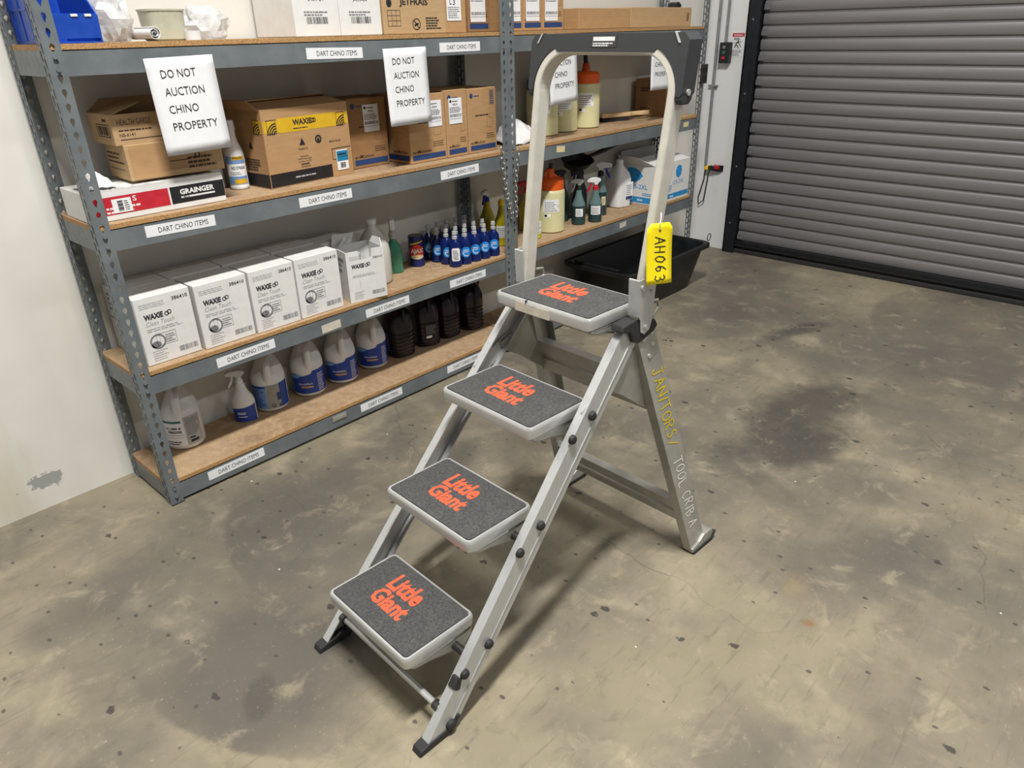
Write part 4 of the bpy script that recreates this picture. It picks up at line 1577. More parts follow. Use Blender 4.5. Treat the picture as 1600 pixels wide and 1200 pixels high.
ik.build(front(-0.0022, E2), 'ink', lbp, 'print')
ls = leftside(0.0)
Ink().rect(-0.055, -0.004, 0.192, 0.236).build(ls, 'waxie_yellow', le, 'yellow_band')
Ink().rect(-0.232, -0.002, 0.003, 0.050).build(ls, 'black_ink', le, 'black_base')
ik = Ink().frame(-0.056, -0.016, 0.190, 0.238, 0.0016)
for i in range(4):
    ik.ring(-0.016, 0.186, 0.016 + 0.0085 * i, 0.0045, 10, PI * 0.52, PI * 0.98)
ik.poly([(-0.10, 0.137), (-0.075, 0.137), (-0.0875, 0.163)])
ik.lines(-0.13, -0.04, 0.06, 0.105, 5, 0.55, 3)
ik.build(leftside(0.0, E2), 'ink', le, 'print')


# towel cartons with blue stripe
def towel_print(bd, w_, h, label_x=None, side=False, lab_w=0.078, lab_h=0.105, lab_top=0.245, stripe=(0.012, 0.034)):
    Ink().rect(0.010, w_ - 0.010, *stripe).build(front(0.0), 'navy_ink', bd, 'blue_stripe')
    ik = Ink().text('enMotion', 0.012, stripe[1] + 0.005, w_ * 0.50, 0.014, 0.01, 0.15)
    ik.frame(w_ * 0.66, w_ * 0.86, 0.105, 0.150, 0.0008)
    ik.lines(w_ * 0.62, w_ * 0.93, 0.060, 0.085, 3, 0.35, 3)
    ik.lines(w_ * 0.25, w_ * 0.75, 0.158, 0.168, 1, 0.6, 8)
    ik.build(front(0.0), 'brown_ink', bd)
    ik = Ink().disc(0.024, h - 0.030, 0.0105, None, 14)
    ik.lines(0.040, 0.085, h - 0.034, h - 0.027, 1, 0.7, 6)
    ik.build(front(0.0), 'navy_ink', bd, 'emblem')
    if label_x is not None:
        lp = MB().box(label_x, label_x + lab_w, -0.0022, -0.0016, lab_top - lab_h, lab_top).build('shipping_label', 'paper', bd)
        ik = Ink().disc(label_x + 0.011, lab_top - 0.012, 0.006, None, 12)
        ik.lines(label_x + 0.02, label_x + lab_w * 0.7, lab_top - 0.015, lab_top - 0.010, 1, 0.7, 1)
        ik.text('42818', label_x + lab_w * 0.3, lab_top - 0.030, lab_w * 0.36, 0.008, 0.01)
        ik.lines(label_x + 0.005, label_x + lab_w - 0.006, lab_top - 0.058, lab_top - 0.034, 4, 0.4, 9)
        ik.bars(label_x + 0.005, label_x + lab_w - 0.005, lab_top - lab_h + 0.028, lab_top - lab_h + 0.040, 20, 8)
        ik.rect(label_x + 0.004, label_x + lab_w - 0.004, lab_top - lab_h + 0.020, lab_top - lab_h + 0.021)
        ik.build(front(-0.0022), 'ink', lp, 'print')


t, w_, bd = carton('towel_carton', 'brown towel carton standing in shade right beside the yellow-banded carton', 1.035, 1.225, 0.172, 0.155, Z3, 0.272, 'kraft_dull_shade', 'carton', 'brown towel cartons with blue stripe')  # shade on this recessed carton is put into its darker kraft
towel_print(bd, w_, 0.272, 0.072)
for (a, b, y, h, lx, lb) in ((1.256, 1.464, 0.066, 0.272, 0.108, 'brown towel carton half covered by a hanging white notice'), (1.466, 1.594, 0.064, 0.278, 0.018, 'brown towel carton, middle of the three side by side, white label'),
                             (1.596, 1.778, 0.060, 0.275, None, 'brown towel carton without white label, rightmost beside the middle posts')):
    t, w_, bd = carton('towel_carton', lb, a, b, y, 0.235, Z3, h, 'kraft', 'carton', 'brown towel cartons with blue stripe')
    towel_print(bd, w_, h, lx)
    if lx == 0.108:
        Ink().rect(-0.225, -0.010, 0.012, 0.034).build(leftside(0.0), 'navy_ink', bd, 'blue_stripe')
        Ink().text('enMotion', -0.11, 0.040, 0.09, 0.013, 0.01, 0.15).build(leftside(0.0), 'brown_ink', bd)
    if lx is None:
        ik = Ink()
        for i in range(7):
            ik.rect(w_ - 0.040, w_ - 0.018, h - 0.068 + i * 0.008, h - 0.064 + i * 0.008)
        ik.frame(w_ - 0.044, w_ - 0.014, h - 0.072, h - 0.012, 0.0012)
        ik.build(front(0.0), 'navy_ink', bd, 'print')

t, w_, bd = carton('brown_carton', 'plain brown carton at the far shelf end behind the handrail', 3.318, 3.500, 0.100, 0.205, Z3, 0.215, 'kraft_dull_shade', 'carton', None, rz=0.12)
Ink().lines(0.02, 0.10, 0.15, 0.18, 2, 0.6, 4).lines(0.02, 0.08, 0.04, 0.07, 2, 0.5, 5).build(front(0.0), 'brown_ink', bd, 'print')
Ink().lines(-0.17, -0.10, 0.145, 0.172, 2, 0.7, 4).lines(-0.17, -0.08, 0.03, 0.06, 2, 0.5, 5).build(leftside(0.0), 'brown_ink', bd, 'print')
MB().box(-0.0012, -0.0004, 0.085, 0.115, 0.165, 0.2145).build('tape', 'kraft_inside', bd)

# glove carton on the second shelf
GX, GW, GD, GH = 3.118, 0.412, 0.265, 0.235
t, w_, fo, le = open_carton('glove_carton', 'white and blue opened glove carton marked 125-2XL at the far end', GX, GX + GW, 0.016, GD, Z2, GH, 'cartonwhite', 'carton', None,
                            flaps=(((0.0, 0.0, GH), (0.0, GD, GH), (-0.05, GD - 0.02, GH + 0.055), (-0.055, 0.10, GH + 0.05)), ((0.0, GD, GH), (GW, GD, GH), (GW, GD + 0.005, GH + 0.06), (0.02, GD + 0.005, GH + 0.065)),
                                   ((0.0, 0.0, GH), (GW, 0.0, GH), (GW - 0.01, 0.09, GH + 0.022), (0.02, 0.09, GH + 0.022))))
drop = [(0, -0.036), (0.020, -0.022), (0.027, 0.004), (0.022, 0.028), (0, 0.040), (-0.022, 0.028), (-0.027, 0.004), (-0.020, -0.022)]
ik = Ink().rect(0.004, w_ - 0.004, 0.012, 0.042)
ik.poly([(0.28 + a * 1.35, 0.168 + b * 1.1) for a, b in drop])
ik.text('125-2XL', 0.215, 0.095, 0.135, 0.025, 0.0)
ik.lines(0.16, 0.21, 0.06, 0.10, 4, 0.4, 3)
ik.build(front(0.0), 'sky_ink', fo, 'print')
ik = Ink().rect(-GD + 0.006, -0.006, 0.006, 0.042)
ik.poly([(-0.142, 0.215), (-0.112, 0.200), (-0.085, 0.172), (-0.112, 0.145), (-0.142, 0.128), (-0.20, 0.128), (-0.20, 0.215)])
ik.text('125-2XL', -0.178, 0.090, 0.130, 0.028, 0.012)
ik.lines(-0.085, -0.012, 0.052, 0.072, 2, 0.6, 3)
ik.build(leftside(0.0), 'sky_ink', le, 'print')
ik = Ink().lines(-0.12, -0.06, 0.018, 0.032, 1, 0.8, 2)
ik.build(leftside(0.0, E2), 'white_ink', le, 'print')
ik = Ink().lines(0.19, 0.25, 0.018, 0.032, 1, 0.8, 2)
ik.build(front(0.0, E2), 'white_ink', fo, 'print')

# --- top shelf
Z4 = ZT[3]
bn = thing('stacking_bin', 'blue plastic stacking bin with open sloped front on the top shelf', 'bin', (-0.022, 0.026, Z4))
side = [(0.0, 0.0), (0.275, 0.0), (0.275, 0.17), (0.11, 0.17), (0.012, 0.085), (-0.004, 0.070)]
for x in (0.0, 0.138):
    MB().prism(side, lambda a, b, t: (t, a, b), x, x + 0.004).build('side_wall', 'bin_blue', bn)
for yy in (0.10, 0.17, 0.24):
    MB().box(-0.003, 0.0, yy, yy + 0.006, 0.01, 0.16).build('rib', 'bin_blue', bn)
MB().box(-0.003, 0.0, 0.09, 0.275, 0.085, 0.091).build('rib', 'bin_blue', bn)
MB().box(0.004, 0.138, 0.271, 0.275, 0, 0.17).build('back_wall', 'bin_blue', bn)
MB().box(0.004, 0.138, 0.004, 0.271, 0.0, 0.004).build('base', 'bin_blue', bn)
lip = MB().prism([(0.0, 0.012), (0.004, 0.012), (0.0, 0.072), (-0.006, 0.074), (-0.006, 0.070)], lambda a, b, t: (t, a, b), 0.004, 0.138).build('front_lip', 'bin_blue', bn)
for x in (0.070, 0.106):
    MB().box(x, x + 0.018, -0.0085, -0.006, 0.066, 0.073).build('label_clip_highlight', 'white_plastic', lip, bevel=0.001)  # label holders, coloured white to stand for highlights on the lip


def blob(name, material, parent, loc, sx, sy, sz, seed, amp=0.25, freq=2.2, sub=3):
    bm = bmesh.new()
    bmesh.ops.create_icosphere(bm, subdivisions=sub, radius=1)
    for v in bm.verts:
        p = v.co.copy()
        n_ = mnoise.noise(p * freq + Vector((seed, seed * 1.7, 0))) + 0.6 * abs(mnoise.noise(p * freq * 2.3 + Vector((0, seed, seed))))
        q = p * (1 + amp * n_)
        q.z = max(q.z, -0.72)
        v.co = Vector((q.x * sx, q.y * sy, (q.z + 0.72) * sz))
    me = bpy.data.meshes.new(name)
    bm.to_mesh(me)
    bm.free()
    me.materials.append(MATS[material])
    o = link_mesh(name, me, parent, loc)
    return o


bg = thing('plastic_bag', 'clear plastic bag of white cloths slumped beside the blue bin', 'bag', (0.200, 0.17, Z4))
blob('film', 'plastic_film', bg, (0, 0, 0), 0.058, 0.07, 0.085, 3, 0.4, 2.6)
blob('contents', 'cloth_white', bg, (0.0, 0.0, 0.0005), 0.042, 0.048, 0.060, 5, 0.4, 2.4)
rl = MB()
pts = []
for i in range(34):
    a = i * 0.42
    r = 0.004 + 0.0011 * i * 0.42
    pts.append((r * math.cos(a), r * math.sin(a)))
spi = [(x, y) for x, y in pts] + [(x * 0.93, y * 0.93) for x, y in reversed(pts)]
for i in range(len(pts) - 1):
    a0, a1 = pts[i], pts[i + 1]
    rl.prism([a0, a1, (a1[0] * 0.9, a1[1] * 0.9), (a0[0] * 0.9, a0[1] * 0.9)], lambda a, b, t: (a, t, b), 0.0, 0.16)
tag(rl.build('rolled_cloth', 'cloth_white', None, loc=(0.268, 0.016, Z4 + 0.021)), 'rolled white cloth end-on at the top shelf edge', 'cloth')
tb = thing('plastic_container', 'cloudy yellowish plastic container beside the white roll on the top shelf', 'container', (0.335, 0.10, Z4))
MB().loft([(0, 0.050, 0.045, 0, 0, 4), (0.004, 0.054, 0.05, 0, 0, 4), (0.085, 0.060, 0.054, 0, 0, 4)], 32, True, False).loft([(0.085, 0.060, 0.054, 0, 0, 4), (0.085, 0.056, 0.050, 0, 0, 4), (0.006, 0.050, 0.046, 0, 0, 4)], 32, False, True).build('wall', 'cloudy', tb, True)
MB().loft([(0.082, 0.062, 0.056, 0, 0, 4), (0.087, 0.062, 0.056, 0, 0, 4), (0.087, 0.0565, 0.0505, 0, 0, 4), (0.082, 0.0565, 0.0505, 0, 0, 4)], 32, False, False).build('rim', 'cloudy', tb, True)
rt = thing('tape_roll', 'small white roll standing right of the cloudy container', 'roll', (0.400, 0.05, Z4))
MB().loft([(0, 0.024), (0.026, 0.024), (0.026, 0.012), (0.0, 0.012), (0, 0.024)], 24, False, False).build('winding', 'white_plastic', rt, True)
bg2 = thing('plastic_bag', 'clear plastic bag bunched right of the cloudy container', 'bag', (0.500, 0.17, Z4))
blob('film', 'plastic_film', bg2, (0, 0, 0), 0.075, 0.06, 0.058, 9, 0.4, 2.6)

for i, (a, b, lb) in enumerate(((0.770, 0.958, 'tall white carton, left of two, numbered 3439-04 on the top shelf'), (0.960, 1.148, 'tall white carton, right of two, next to the brown JETFRAIS carton'))):
    t, w_, bd = carton('white_carton', lb, a, b, 0.045, 0.262, Z4, 0.30, 'cartonwhite', 'carton', 'tall white cartons on the top shelf')
    ik = Ink().text('3439-04', w_ * 0.34, 0.112, w_ * 0.34, 0.012, 0.005)
    ik.bars(w_ * 0.26, w_ * 0.74, 0.040, 0.062, 22, 3 + i)
    ik.build(front(0.0), 'ink', bd)
    Ink().lines(w_ * 0.22, w_ * 0.78, 0.066, 0.084, 2, 0.5, 4).build(front(0.0), 'grey_ink', bd, 'print')
t, w_, bd = carton('brown_carton', 'pale brown JETFRAIS carton on the top shelf', 1.156, 1.480, 0.045, 0.255, Z4, 0.28, 'kraft_pale')
ik = Ink().text('JETFRAIS', 0.085, 0.094, 0.145, 0.030, 0.03)
for i in range(4):
    ik.rect(0.022, 0.086, 0.028 + i * 0.018, 0.0295 + i * 0.018)
    ik.rect(0.022 + i * 0.0207, 0.0236 + i * 0.0207, 0.028, 0.0835)
ik.ring(0.165, 0.034, 0.021, 0.0035, 24)
ik.stroke([(0.152, 0.048), (0.178, 0.020)], 0.004)
ik.stroke([(0.156, 0.030), (0.174, 0.036)], 0.007)
ik.disc(0.034, 0.108, 0.013, 0.015)
ik.lines(0.215, 0.300, 0.016, 0.062, 5, 0.55, 6)
ik.build(front(0.0), 'ink', bd)
t, w_, bd = carton('brown_carton', 'narrow brown carton with white label right of the JETFRAIS carton', 1.484, 1.606, 0.055, 0.24, Z4, 0.26, 'kraft')
lp = MB().box(0.012, 0.092, -0.0022, -0.0016, 0.045, 0.16).build('shipping_label', 'paper', bd)
Ink().lines(0.018, 0.088, 0.055, 0.10, 6, 0.4, 3).build(front(-0.0022), 'grey_ink', lp, 'print')
Ink().hand('L3', 0.03, 0.105, 0.012, 0.018, 0.006, 0.003, 2).build(front(-0.0022), 'ink', lp)
for (a, b, y, lx, lb) in ((1.730, 1.868, 0.170, 0.015, 'brown towel carton in deep shade behind the middle posts, top shelf'), (1.888, 2.010, 0.095, 0.010, 'brown towel carton just right of the middle posts, top shelf'),
                          (2.014, 2.150, 0.095, 0.018, 'brown towel carton with label on the top shelf, second right of the posts'), (2.154, 2.310, 0.095, 0.015, 'brown towel carton on the top shelf, last before the flat cartons')):
    t, w_, bd = carton('towel_carton', lb, a, b, y, 0.15 if y < 0.15 else 0.10, Z4, 0.27, 'kraft' if y < 0.15 else 'kraft_dull_shade', 'carton', 'brown towel cartons with blue stripe')  # the deep-set carton has its shade painted in as darker kraft
    towel_print(bd, w_, 0.27, lx, lab_w=0.095, lab_h=0.14, lab_top=0.18)
t, w_, bd = carton('flat_carton', 'flat brown carton at the left of two on the top shelf above the handrail', 2.420, 2.868, 0.085, 0.20, Z4, 0.095, 'kraft', 'carton', 'flat brown cartons on the top shelf')
t, w_, bd = carton('flat_carton', 'longer flat brown carton at the far end of the top shelf', 2.872, 3.510, 0.080, 0.20, Z4, 0.100, 'kraft_pale', 'carton', 'flat brown cartons on the top shelf')
Ink().lines(0.585, 0.61, 0.03, 0.075, 4, 0.6, 3).build(front(0.0), 'brown_ink', bd, 'print')
tag(MB().prism([(0.0, 0.0), (0.05, 0.0), (0.06, 0.012), (0.03, 0.03), (0.0, 0.022)], lambda a, b, t: (a, t, b), 0.0, 0.06).build('strap_clip', 'black_plastic', None, loc=(3.40, 0.12, Z4 + 0.1008), bevel=0.003), 'small black clip lying on the longer flat brown carton', 'clip')


# ------------------------------------------------------------------ bottles and jugs
def bleach(label, x, y, rz, kind):
    """gallon jug: offset neck, moulded loop handle"""
    t = thing('bleach_jug', label, 'jug', (x, y, ZT[0]), rz, 'white gallon jugs on the lowest shelf')
    b = MB().loft([(0, 0.060), (0.004, 0.066), (0.012, 0.070), (0.132, 0.070), (0.146, 0.069), (0.165, 0.064, 0.060, 0.0, 0.008), (0.182, 0.057, 0.047, 0.0, 0.018), (0.205, 0.047, 0.039, 0.0, 0.024), (0.228, 0.034, 0.032, 0.0, 0.026), (0.248, 0.021, 0.021, 0.0, 0.026), (0.262, 0.019, 0.019, 0.0, 0.026)], 36)
    bd = b.build('body', 'white_plastic', t, True)
    MB().loft([(0.262, 0.022, 0.022, 0.0, 0.026), (0.282, 0.022, 0.022, 0.0, 0.026), (0.285, 0.018, 0.018, 0.0, 0.026)], 20).build('cap', 'white_plastic' if kind != 'blue' else 'blue_plastic', t, True)
    MB().tube([(0.004, 0.010, 0.240), (0.008, -0.018, 0.244), (0.012, -0.044, 0.230), (0.014, -0.056, 0.205), (0.014, -0.060, 0.178), (0.012, -0.058, 0.150), (0.010, -0.052, 0.135)], [0.013, 0.014, 0.0145, 0.0145, 0.015, 0.018, 0.018], 12).build('handle', 'white_plastic', t, True)
    R7 = 0.070
    if kind == 'blue':
        lb = Ink()
        n = 20
        vs, fs = [], []
        for i in range(n + 1):
            a = -1.35 + 2.9 * i / n
            top = 0.098 + (0.022 if a > 0.35 else 0.022 * max(0, (a + 1.35) / 1.7) - 0.012) + (0.006 * (a + 1.35) / 2.9)
            vs += [(R7 * a, 0.018), (R7 * a, top)]
        for i in range(n):
            fs.append((2 * i, 2 * i + 2, 2 * i + 3, 2 * i + 1))
        lb.add(vs, fs)
        lab = lb.build(cylmap(R7), 'blue_label', bd, 'label')
        ik = Ink().text('Germicidal Bleach', -0.040, 0.060, 0.060, 0.009, 0.01)
        ik.lines(0.045, 0.085, 0.024, 0.11, 10, 0.35, 5)
        ik.build(cylmap(R7, 0, E2), 'white_ink', lab)
        Ink().rect(-0.030, 0.022, 0.045, 0.053).build(cylmap(R7, 0, E2), 'tan_ink', lab, 'print')
        Ink().poly([(-0.085, 0.085), (-0.04, 0.092), (-0.02, 0.104), (-0.055, 0.112), (-0.09, 0.105)]).build(cylmap(R7, 0, E2), 'light_blue_label', lab, 'emblem')
    elif kind == 'back':
        lab = wrap(bd, R7, 0.016, 0.122, -1.35, -0.02, 'light_blue_label')
        ik = Ink().lines(-0.085, -0.008, 0.022, 0.116, 13, 0.5, 5)
        ik.rect(-0.088, -0.004, 0.112, 0.120)
        ik.build(cylmap(R7, 0, E2), 'blue_label', lab, 'print')
        wrap(bd, R7, 0.016, 0.124, 0.0, 0.78, 'grey_label')
        lab2 = wrap(bd, R7, 0.016, 0.126, 0.78, 1.5, 'blue_label')
        ik = Ink().rect(0.040, 0.07, 0.05, 0.085)
        ik.build(cylmap(R7, 0, E2), 'navy_ink', lab2, 'print')
        ik = Ink().bars(0.044, 0.054, 0.018, 0.034, 8, 2)
        ik.ring(0.022, 0.03, 0.008, 0.003, 12)
        ik.build(cylmap(R7, 0, E2), 'ink', lab2, 'print')
    else:
        lab = wrap(bd, R7, 0.020, 0.135, -1.2, 0.35, 'paper')
        Ink().rect(-0.07, 0.018, 0.118, 0.128).build(cylmap(R7, 0, E2), 'teal_label', lab, 'band')
        ik = Ink().text('N, LIME &', -0.045, 0.090, 0.060, 0.011, 0.03)
        ik.text('REMOVER', -0.038, 0.075, 0.054, 0.011, 0.03)
        ik.lines(-0.05, 0.022, 0.026, 0.044, 2, 0.5, 5)
        ik.build(cylmap(R7, 0, E2), 'ink', lab)
        Ink().rect(-0.06, 0.022, 0.066, 0.0675).rect(-0.06, 0.022, 0.056, 0.057).build(cylmap(R7, 0, E2), 'grey_ink', lab, 'print')
        lab2 = wrap(bd, R7, 0.020, 0.140, 0.40, 1.35, 'pale_ink')
        ik = Ink().lines(0.034, 0.09, 0.062, 0.134, 9, 0.45, 3)
        ik.build(cylmap(R7, 0, E2), 'grey_ink', lab2, 'print')
        Ink().rect(0.040, 0.072, 0.030, 0.040).rect(0.040, 0.060, 0.046, 0.052).build(cylmap(R7, 0, E2), 'ink', lab2, 'print')
    return t


# labels of the jugs turn to the viewer (about half a right angle to the left)
bleach('white lime remover jug with printed label behind the left post', 0.142, 0.232, -0.72, 'lime')
bleach('white jug turned to its grey back label, right of the blue spray bottle', 0.530, 0.250, -0.70, 'back')
bleach('white bleach jug with blue label, first of three, next to the back-turned jug', 0.716, 0.245, -0.62, 'blue')
bleach('white bleach jug with blue label, middle of three', 0.888, 0.240, -0.60, 'blue')
bleach('white bleach jug with blue label beside the dark purple jugs', 1.078, 0.258, -0.60, 'blue')


def trigger(t, z, m_head, m_trig, m_collar, rz=0.0, s=1.0):
    """spray head: collar, body with nozzle, trigger lever"""
    MB().loft([(z, 0.0145 * s), (z + 0.016 * s, 0.0145 * s), (z + 0.020 * s, 0.010 * s), (z + 0.030 * s, 0.009 * s)], 16).build('collar', m_collar, t, True)
    prof_ = [(-0.050, 0.040), (-0.050, 0.054), (-0.034, 0.060), (0.000, 0.062), (0.022, 0.056), (0.026, 0.044), (0.012, 0.034), (0.008, 0.024), (-0.008, 0.024), (-0.012, 0.036)]
    c, q = math.cos(rz), math.sin(rz)
    h = MB().prism([(a * s, b * s) for a, b in prof_], lambda a, b, k: (a * c - k * q, a * q + k * c, z + b), -0.009 * s, 0.009 * s)
    h.build('spray_head', m_head, t, True, bevel=0.003)
    tr = [(-0.018, 0.040), (-0.026, 0.040), (-0.034, 0.018), (-0.048, -0.008), (-0.042, -0.012), (-0.026, 0.012)]
    MB().prism([(a * s, b * s) for a, b in tr], lambda a, b, k: (a * c - k * q, a * q + k * c, z + b), -0.006 * s, 0.006 * s).build('trigger', m_trig, t, bevel=0.002)


def spray(name, label, x, y, z, r, hb, mats, group=None, rz=0.0, head=0.0, lab=None, fill=None, ry=None, cap_h=1.0):
    t = thing(name, label, 'bottle', (x, y, z), rz, group)
    ry = ry or r
    body = [(0, r * 0.9, ry * 0.9), (0.004, r, ry), (hb * 0.52, r, ry), (hb * 0.62, r * 0.92, ry * 0.92), (hb * 0.78, r * 0.58, ry * 0.58), (hb * 0.90, r * 0.42, ry * 0.42), (hb, r * 0.38, ry * 0.38)]
    if fill:
        lowr = [q for q in body if q[0] <= hb * fill]
        b = MB().loft(body, 28).build('body', mats[0], t, True)
        MB().loft([(0.0035, r + 0.0003, ry + 0.0003), (hb * fill, r + 0.0003, ry + 0.0003)], 28, False, False).build('liquid', mats[4], b, True)
    else:
        b = MB().loft(body, 28).build('body', mats[0], t, True)
    if mats[1]:
        trigger(t, hb - 0.001, mats[1], mats[2], mats[3], head, cap_h)
    if lab:
        a0, a1, z0, z1, m = lab
        l_ = wrap(b, r, z0, z1, a0, a1, m, e=0.0009)
        Ink().lines(r * a0 * 0.8, r * a1 * 0.8, z0 + 0.006, z1 - 0.006, 5, 0.4, int(x * 100)).build(cylmap(r, 0, 0.0015), 'grey_ink', l_, 'print')
    return t, b


# cleaning spray on the lowest shelf
t, b = spray('spray_bottle', 'white and blue cleaner spray bottle between the lime remover and bleach jugs', 0.392, 0.222, ZT[0], 0.046, 0.165, ('white_plastic', 'white_plastic', 'white_plastic', 'white_plastic'), None, -0.75, 0.3, ry=0.036)
vs, fs = [], []
for i in range(17):
    a = -1.4 + 2.8 * i / 16
    vs += [(0.046 * a, 0.004), (0.046 * a, 0.058 + 0.020 * (a + 1.4) / 2.8)]
for i in range(16):
    fs.append((2 * i, 2 * i + 2, 2 * i + 3, 2 * i + 1))
ell = lambda e: curv(lambda u, v: ((0.046 + e) * math.sin(u / 0.046), -(0.036 + e) * math.cos(u / 0.046), v))
lab = Ink().add(vs, fs).build(ell(0.0007), 'blue_label', b, 'label')
Ink().lines(-0.022, 0.014, 0.038, 0.050, 2, 0.6, 3).rect(-0.02, 0.016, 0.026, 0.029).build(ell(0.0014), 'white_ink', lab)
Ink().rect(-0.012, 0.016, 0.102, 0.110).build(lambda u, v: ((0.036) * math.sin(u / 0.036), -0.0285 * math.cos(u / 0.036), v), 'yellow_plastic', b, 'band')


# dark purple jugs
def purple(label, x, y, rz, lab=None):
    t = thing('dark_jug', label, 'jug', (x, y, ZT[0]), rz, 'dark purple jugs on the lowest shelf')
    rings = [(0, 0.056, 0.056, 0, 0, 3), (0.006, 0.064, 0.064, 0, 0, 3)]
    z = 0.018
    for i in range(6):
        rings += [(z, 0.064, 0.064, 0, 0, 3), (z + 0.004, 0.0605, 0.0605, 0, 0, 3), (z + 0.008, 0.0605, 0.0605, 0, 0, 3), (z + 0.012, 0.064, 0.064, 0, 0, 3)]
        z += 0.020
    rings += [(0.150, 0.064, 0.064, 0, 0, 3), (0.190, 0.062, 0.062, 0, 0, 3), (0.225, 0.050, 0.050, 0, 0.006, 3), (0.255, 0.026, 0.026, 0, 0.012, 2.2), (0.270, 0.019, 0.019, 0, 0.012), (0.276, 0.019, 0.019, 0, 0.012)]
    b = MB().loft(rings, 40).build('body', 'purple_jug', t, True)
    MB().loft([(0.276, 0.022, 0.022, 0, 0.012), (0.294, 0.022, 0.022, 0, 0.012), (0.297, 0.018, 0.018, 0, 0.012)], 20).build('cap', 'black_plastic', t, True)
    MB().tube([(0, -0.006, 0.258), (0, -0.040, 0.250), (0, -0.056, 0.225), (0, -0.058, 0.185)], [0.010, 0.011, 0.011, 0.013], 10).build('handle', 'purple_jug', t, True)
    if lab == 'purple':
        Ink().rect(-0.040, 0.010, 0.03, 0.125).build(leftside(-0.0650, 0.0006), 'purple_label', b, 'label')
    if lab == 'back':
        l_ = Ink().rect(-0.03, 0.035, 0.045, 0.12).build(front(-0.0652), 'black_ink', b, 'label')
        ik = Ink().lines(-0.026, 0.032, 0.070, 0.116, 7, 0.4, 3)
        ik.build(front(-0.0652, E2), 'grey_ink', l_, 'print')
        Ink().rect(-0.026, 0.004, 0.048, 0.060).build(front(-0.0652, E2), 'white_ink', l_, 'print')
    return t


purple('dark purple jug with purple side label next to the bleach', 1.246, 0.255, -0.12, 'purple')
purple('dark purple jug with white-printed back label', 1.420, 0.258, -0.30, 'back')
purple('dark purple jug, third of four, in the shade of the shelf above', 1.562, 0.258, -0.05)
purple('dark purple jug, last of four, nearest the ladder rail', 1.720, 0.244, 0.0)

# --- second shelf, left bay
t = thing('gallon_bottle', 'tall plain white gallon bottle behind the torn white carton', 'bottle', (1.090, 0.172, Z2))
MB().loft([(0, 0.062), (0.004, 0.068), (0.012, 0.071), (0.13, 0.071), (0.17, 0.066), (0.205, 0.052), (0.235, 0.030), (0.25, 0.020), (0.262, 0.020)], 32).build('body', 'milk_plastic', t, True)
MB().loft([(0.262, 0.0225), (0.282, 0.0225), (0.284, 0.019)], 20).build('cap', 'white_plastic', t, True)
t = thing('soap_bottle', 'clear green soap bottle with white pump', 'bottle', (1.232, 0.215, Z2), -0.6)
b = MB().loft([(0, 0.034, 0.022, 0, 0, 2.6), (0.004, 0.037, 0.025, 0, 0, 2.6), (0.105, 0.037, 0.025, 0, 0, 2.6), (0.132, 0.028, 0.020, 0, 0, 2.4), (0.150, 0.015, 0.014), (0.160, 0.014, 0.014)], 28).build('body', 'green_soap', t, True)
MB().loft([(0.160, 0.017), (0.185, 0.017), (0.188, 0.013), (0.215, 0.012)], 16).build('collar', 'clear_cap', t, True)
MB().box(-0.012, 0.012, -0.040, 0.014, 0.205, 0.252).build('pump_head', 'white_plastic', t, bevel=0.006)
MB().cyl((0, 0, 0.012), (0, 0, 0.150), 0.003, 8).build('dip_tube', 'clear_cap', t)

t = thing('cleanser_can', 'blue AJAX cleanser can with red lettering', 'can', (1.372, 0.222, Z2), -0.62)
rc = 0.036
b = MB().loft([(0, 0.035), (0.003, 0.0365), (0.005, rc), (0.138, rc), (0.140, 0.0365), (0.143, 0.0355)], 32).build('body', 'ajax_blue', t, True)
MB().loft([(0.143, 0.033), (0.1445, 0.033)], 24).build('lid', 'steel_dark', t, True)
lab = Ink().disc(0.0, 0.072, 0.037, 0.034, 24).build(cylmap(rc), 'ajax_red', b, 'label')
Ink().poly([(-0.036, 0.103), (0.030, 0.118), (0.034, 0.124), (-0.034, 0.112)]).build(cylmap(rc), 'waxie_yellow', b, 'band')
Ink().disc(0.0, 0.048, 0.033, 0.011, 20).build(cylmap(rc, 0, E2), 'cream', lab, 'band')
Ink().text('AJAX', 0.0, 0.060, 0.062, 0.028, 0.03, 0.1, align='c').build(cylmap(rc, 0, 0.0018), 'white_ink', lab)

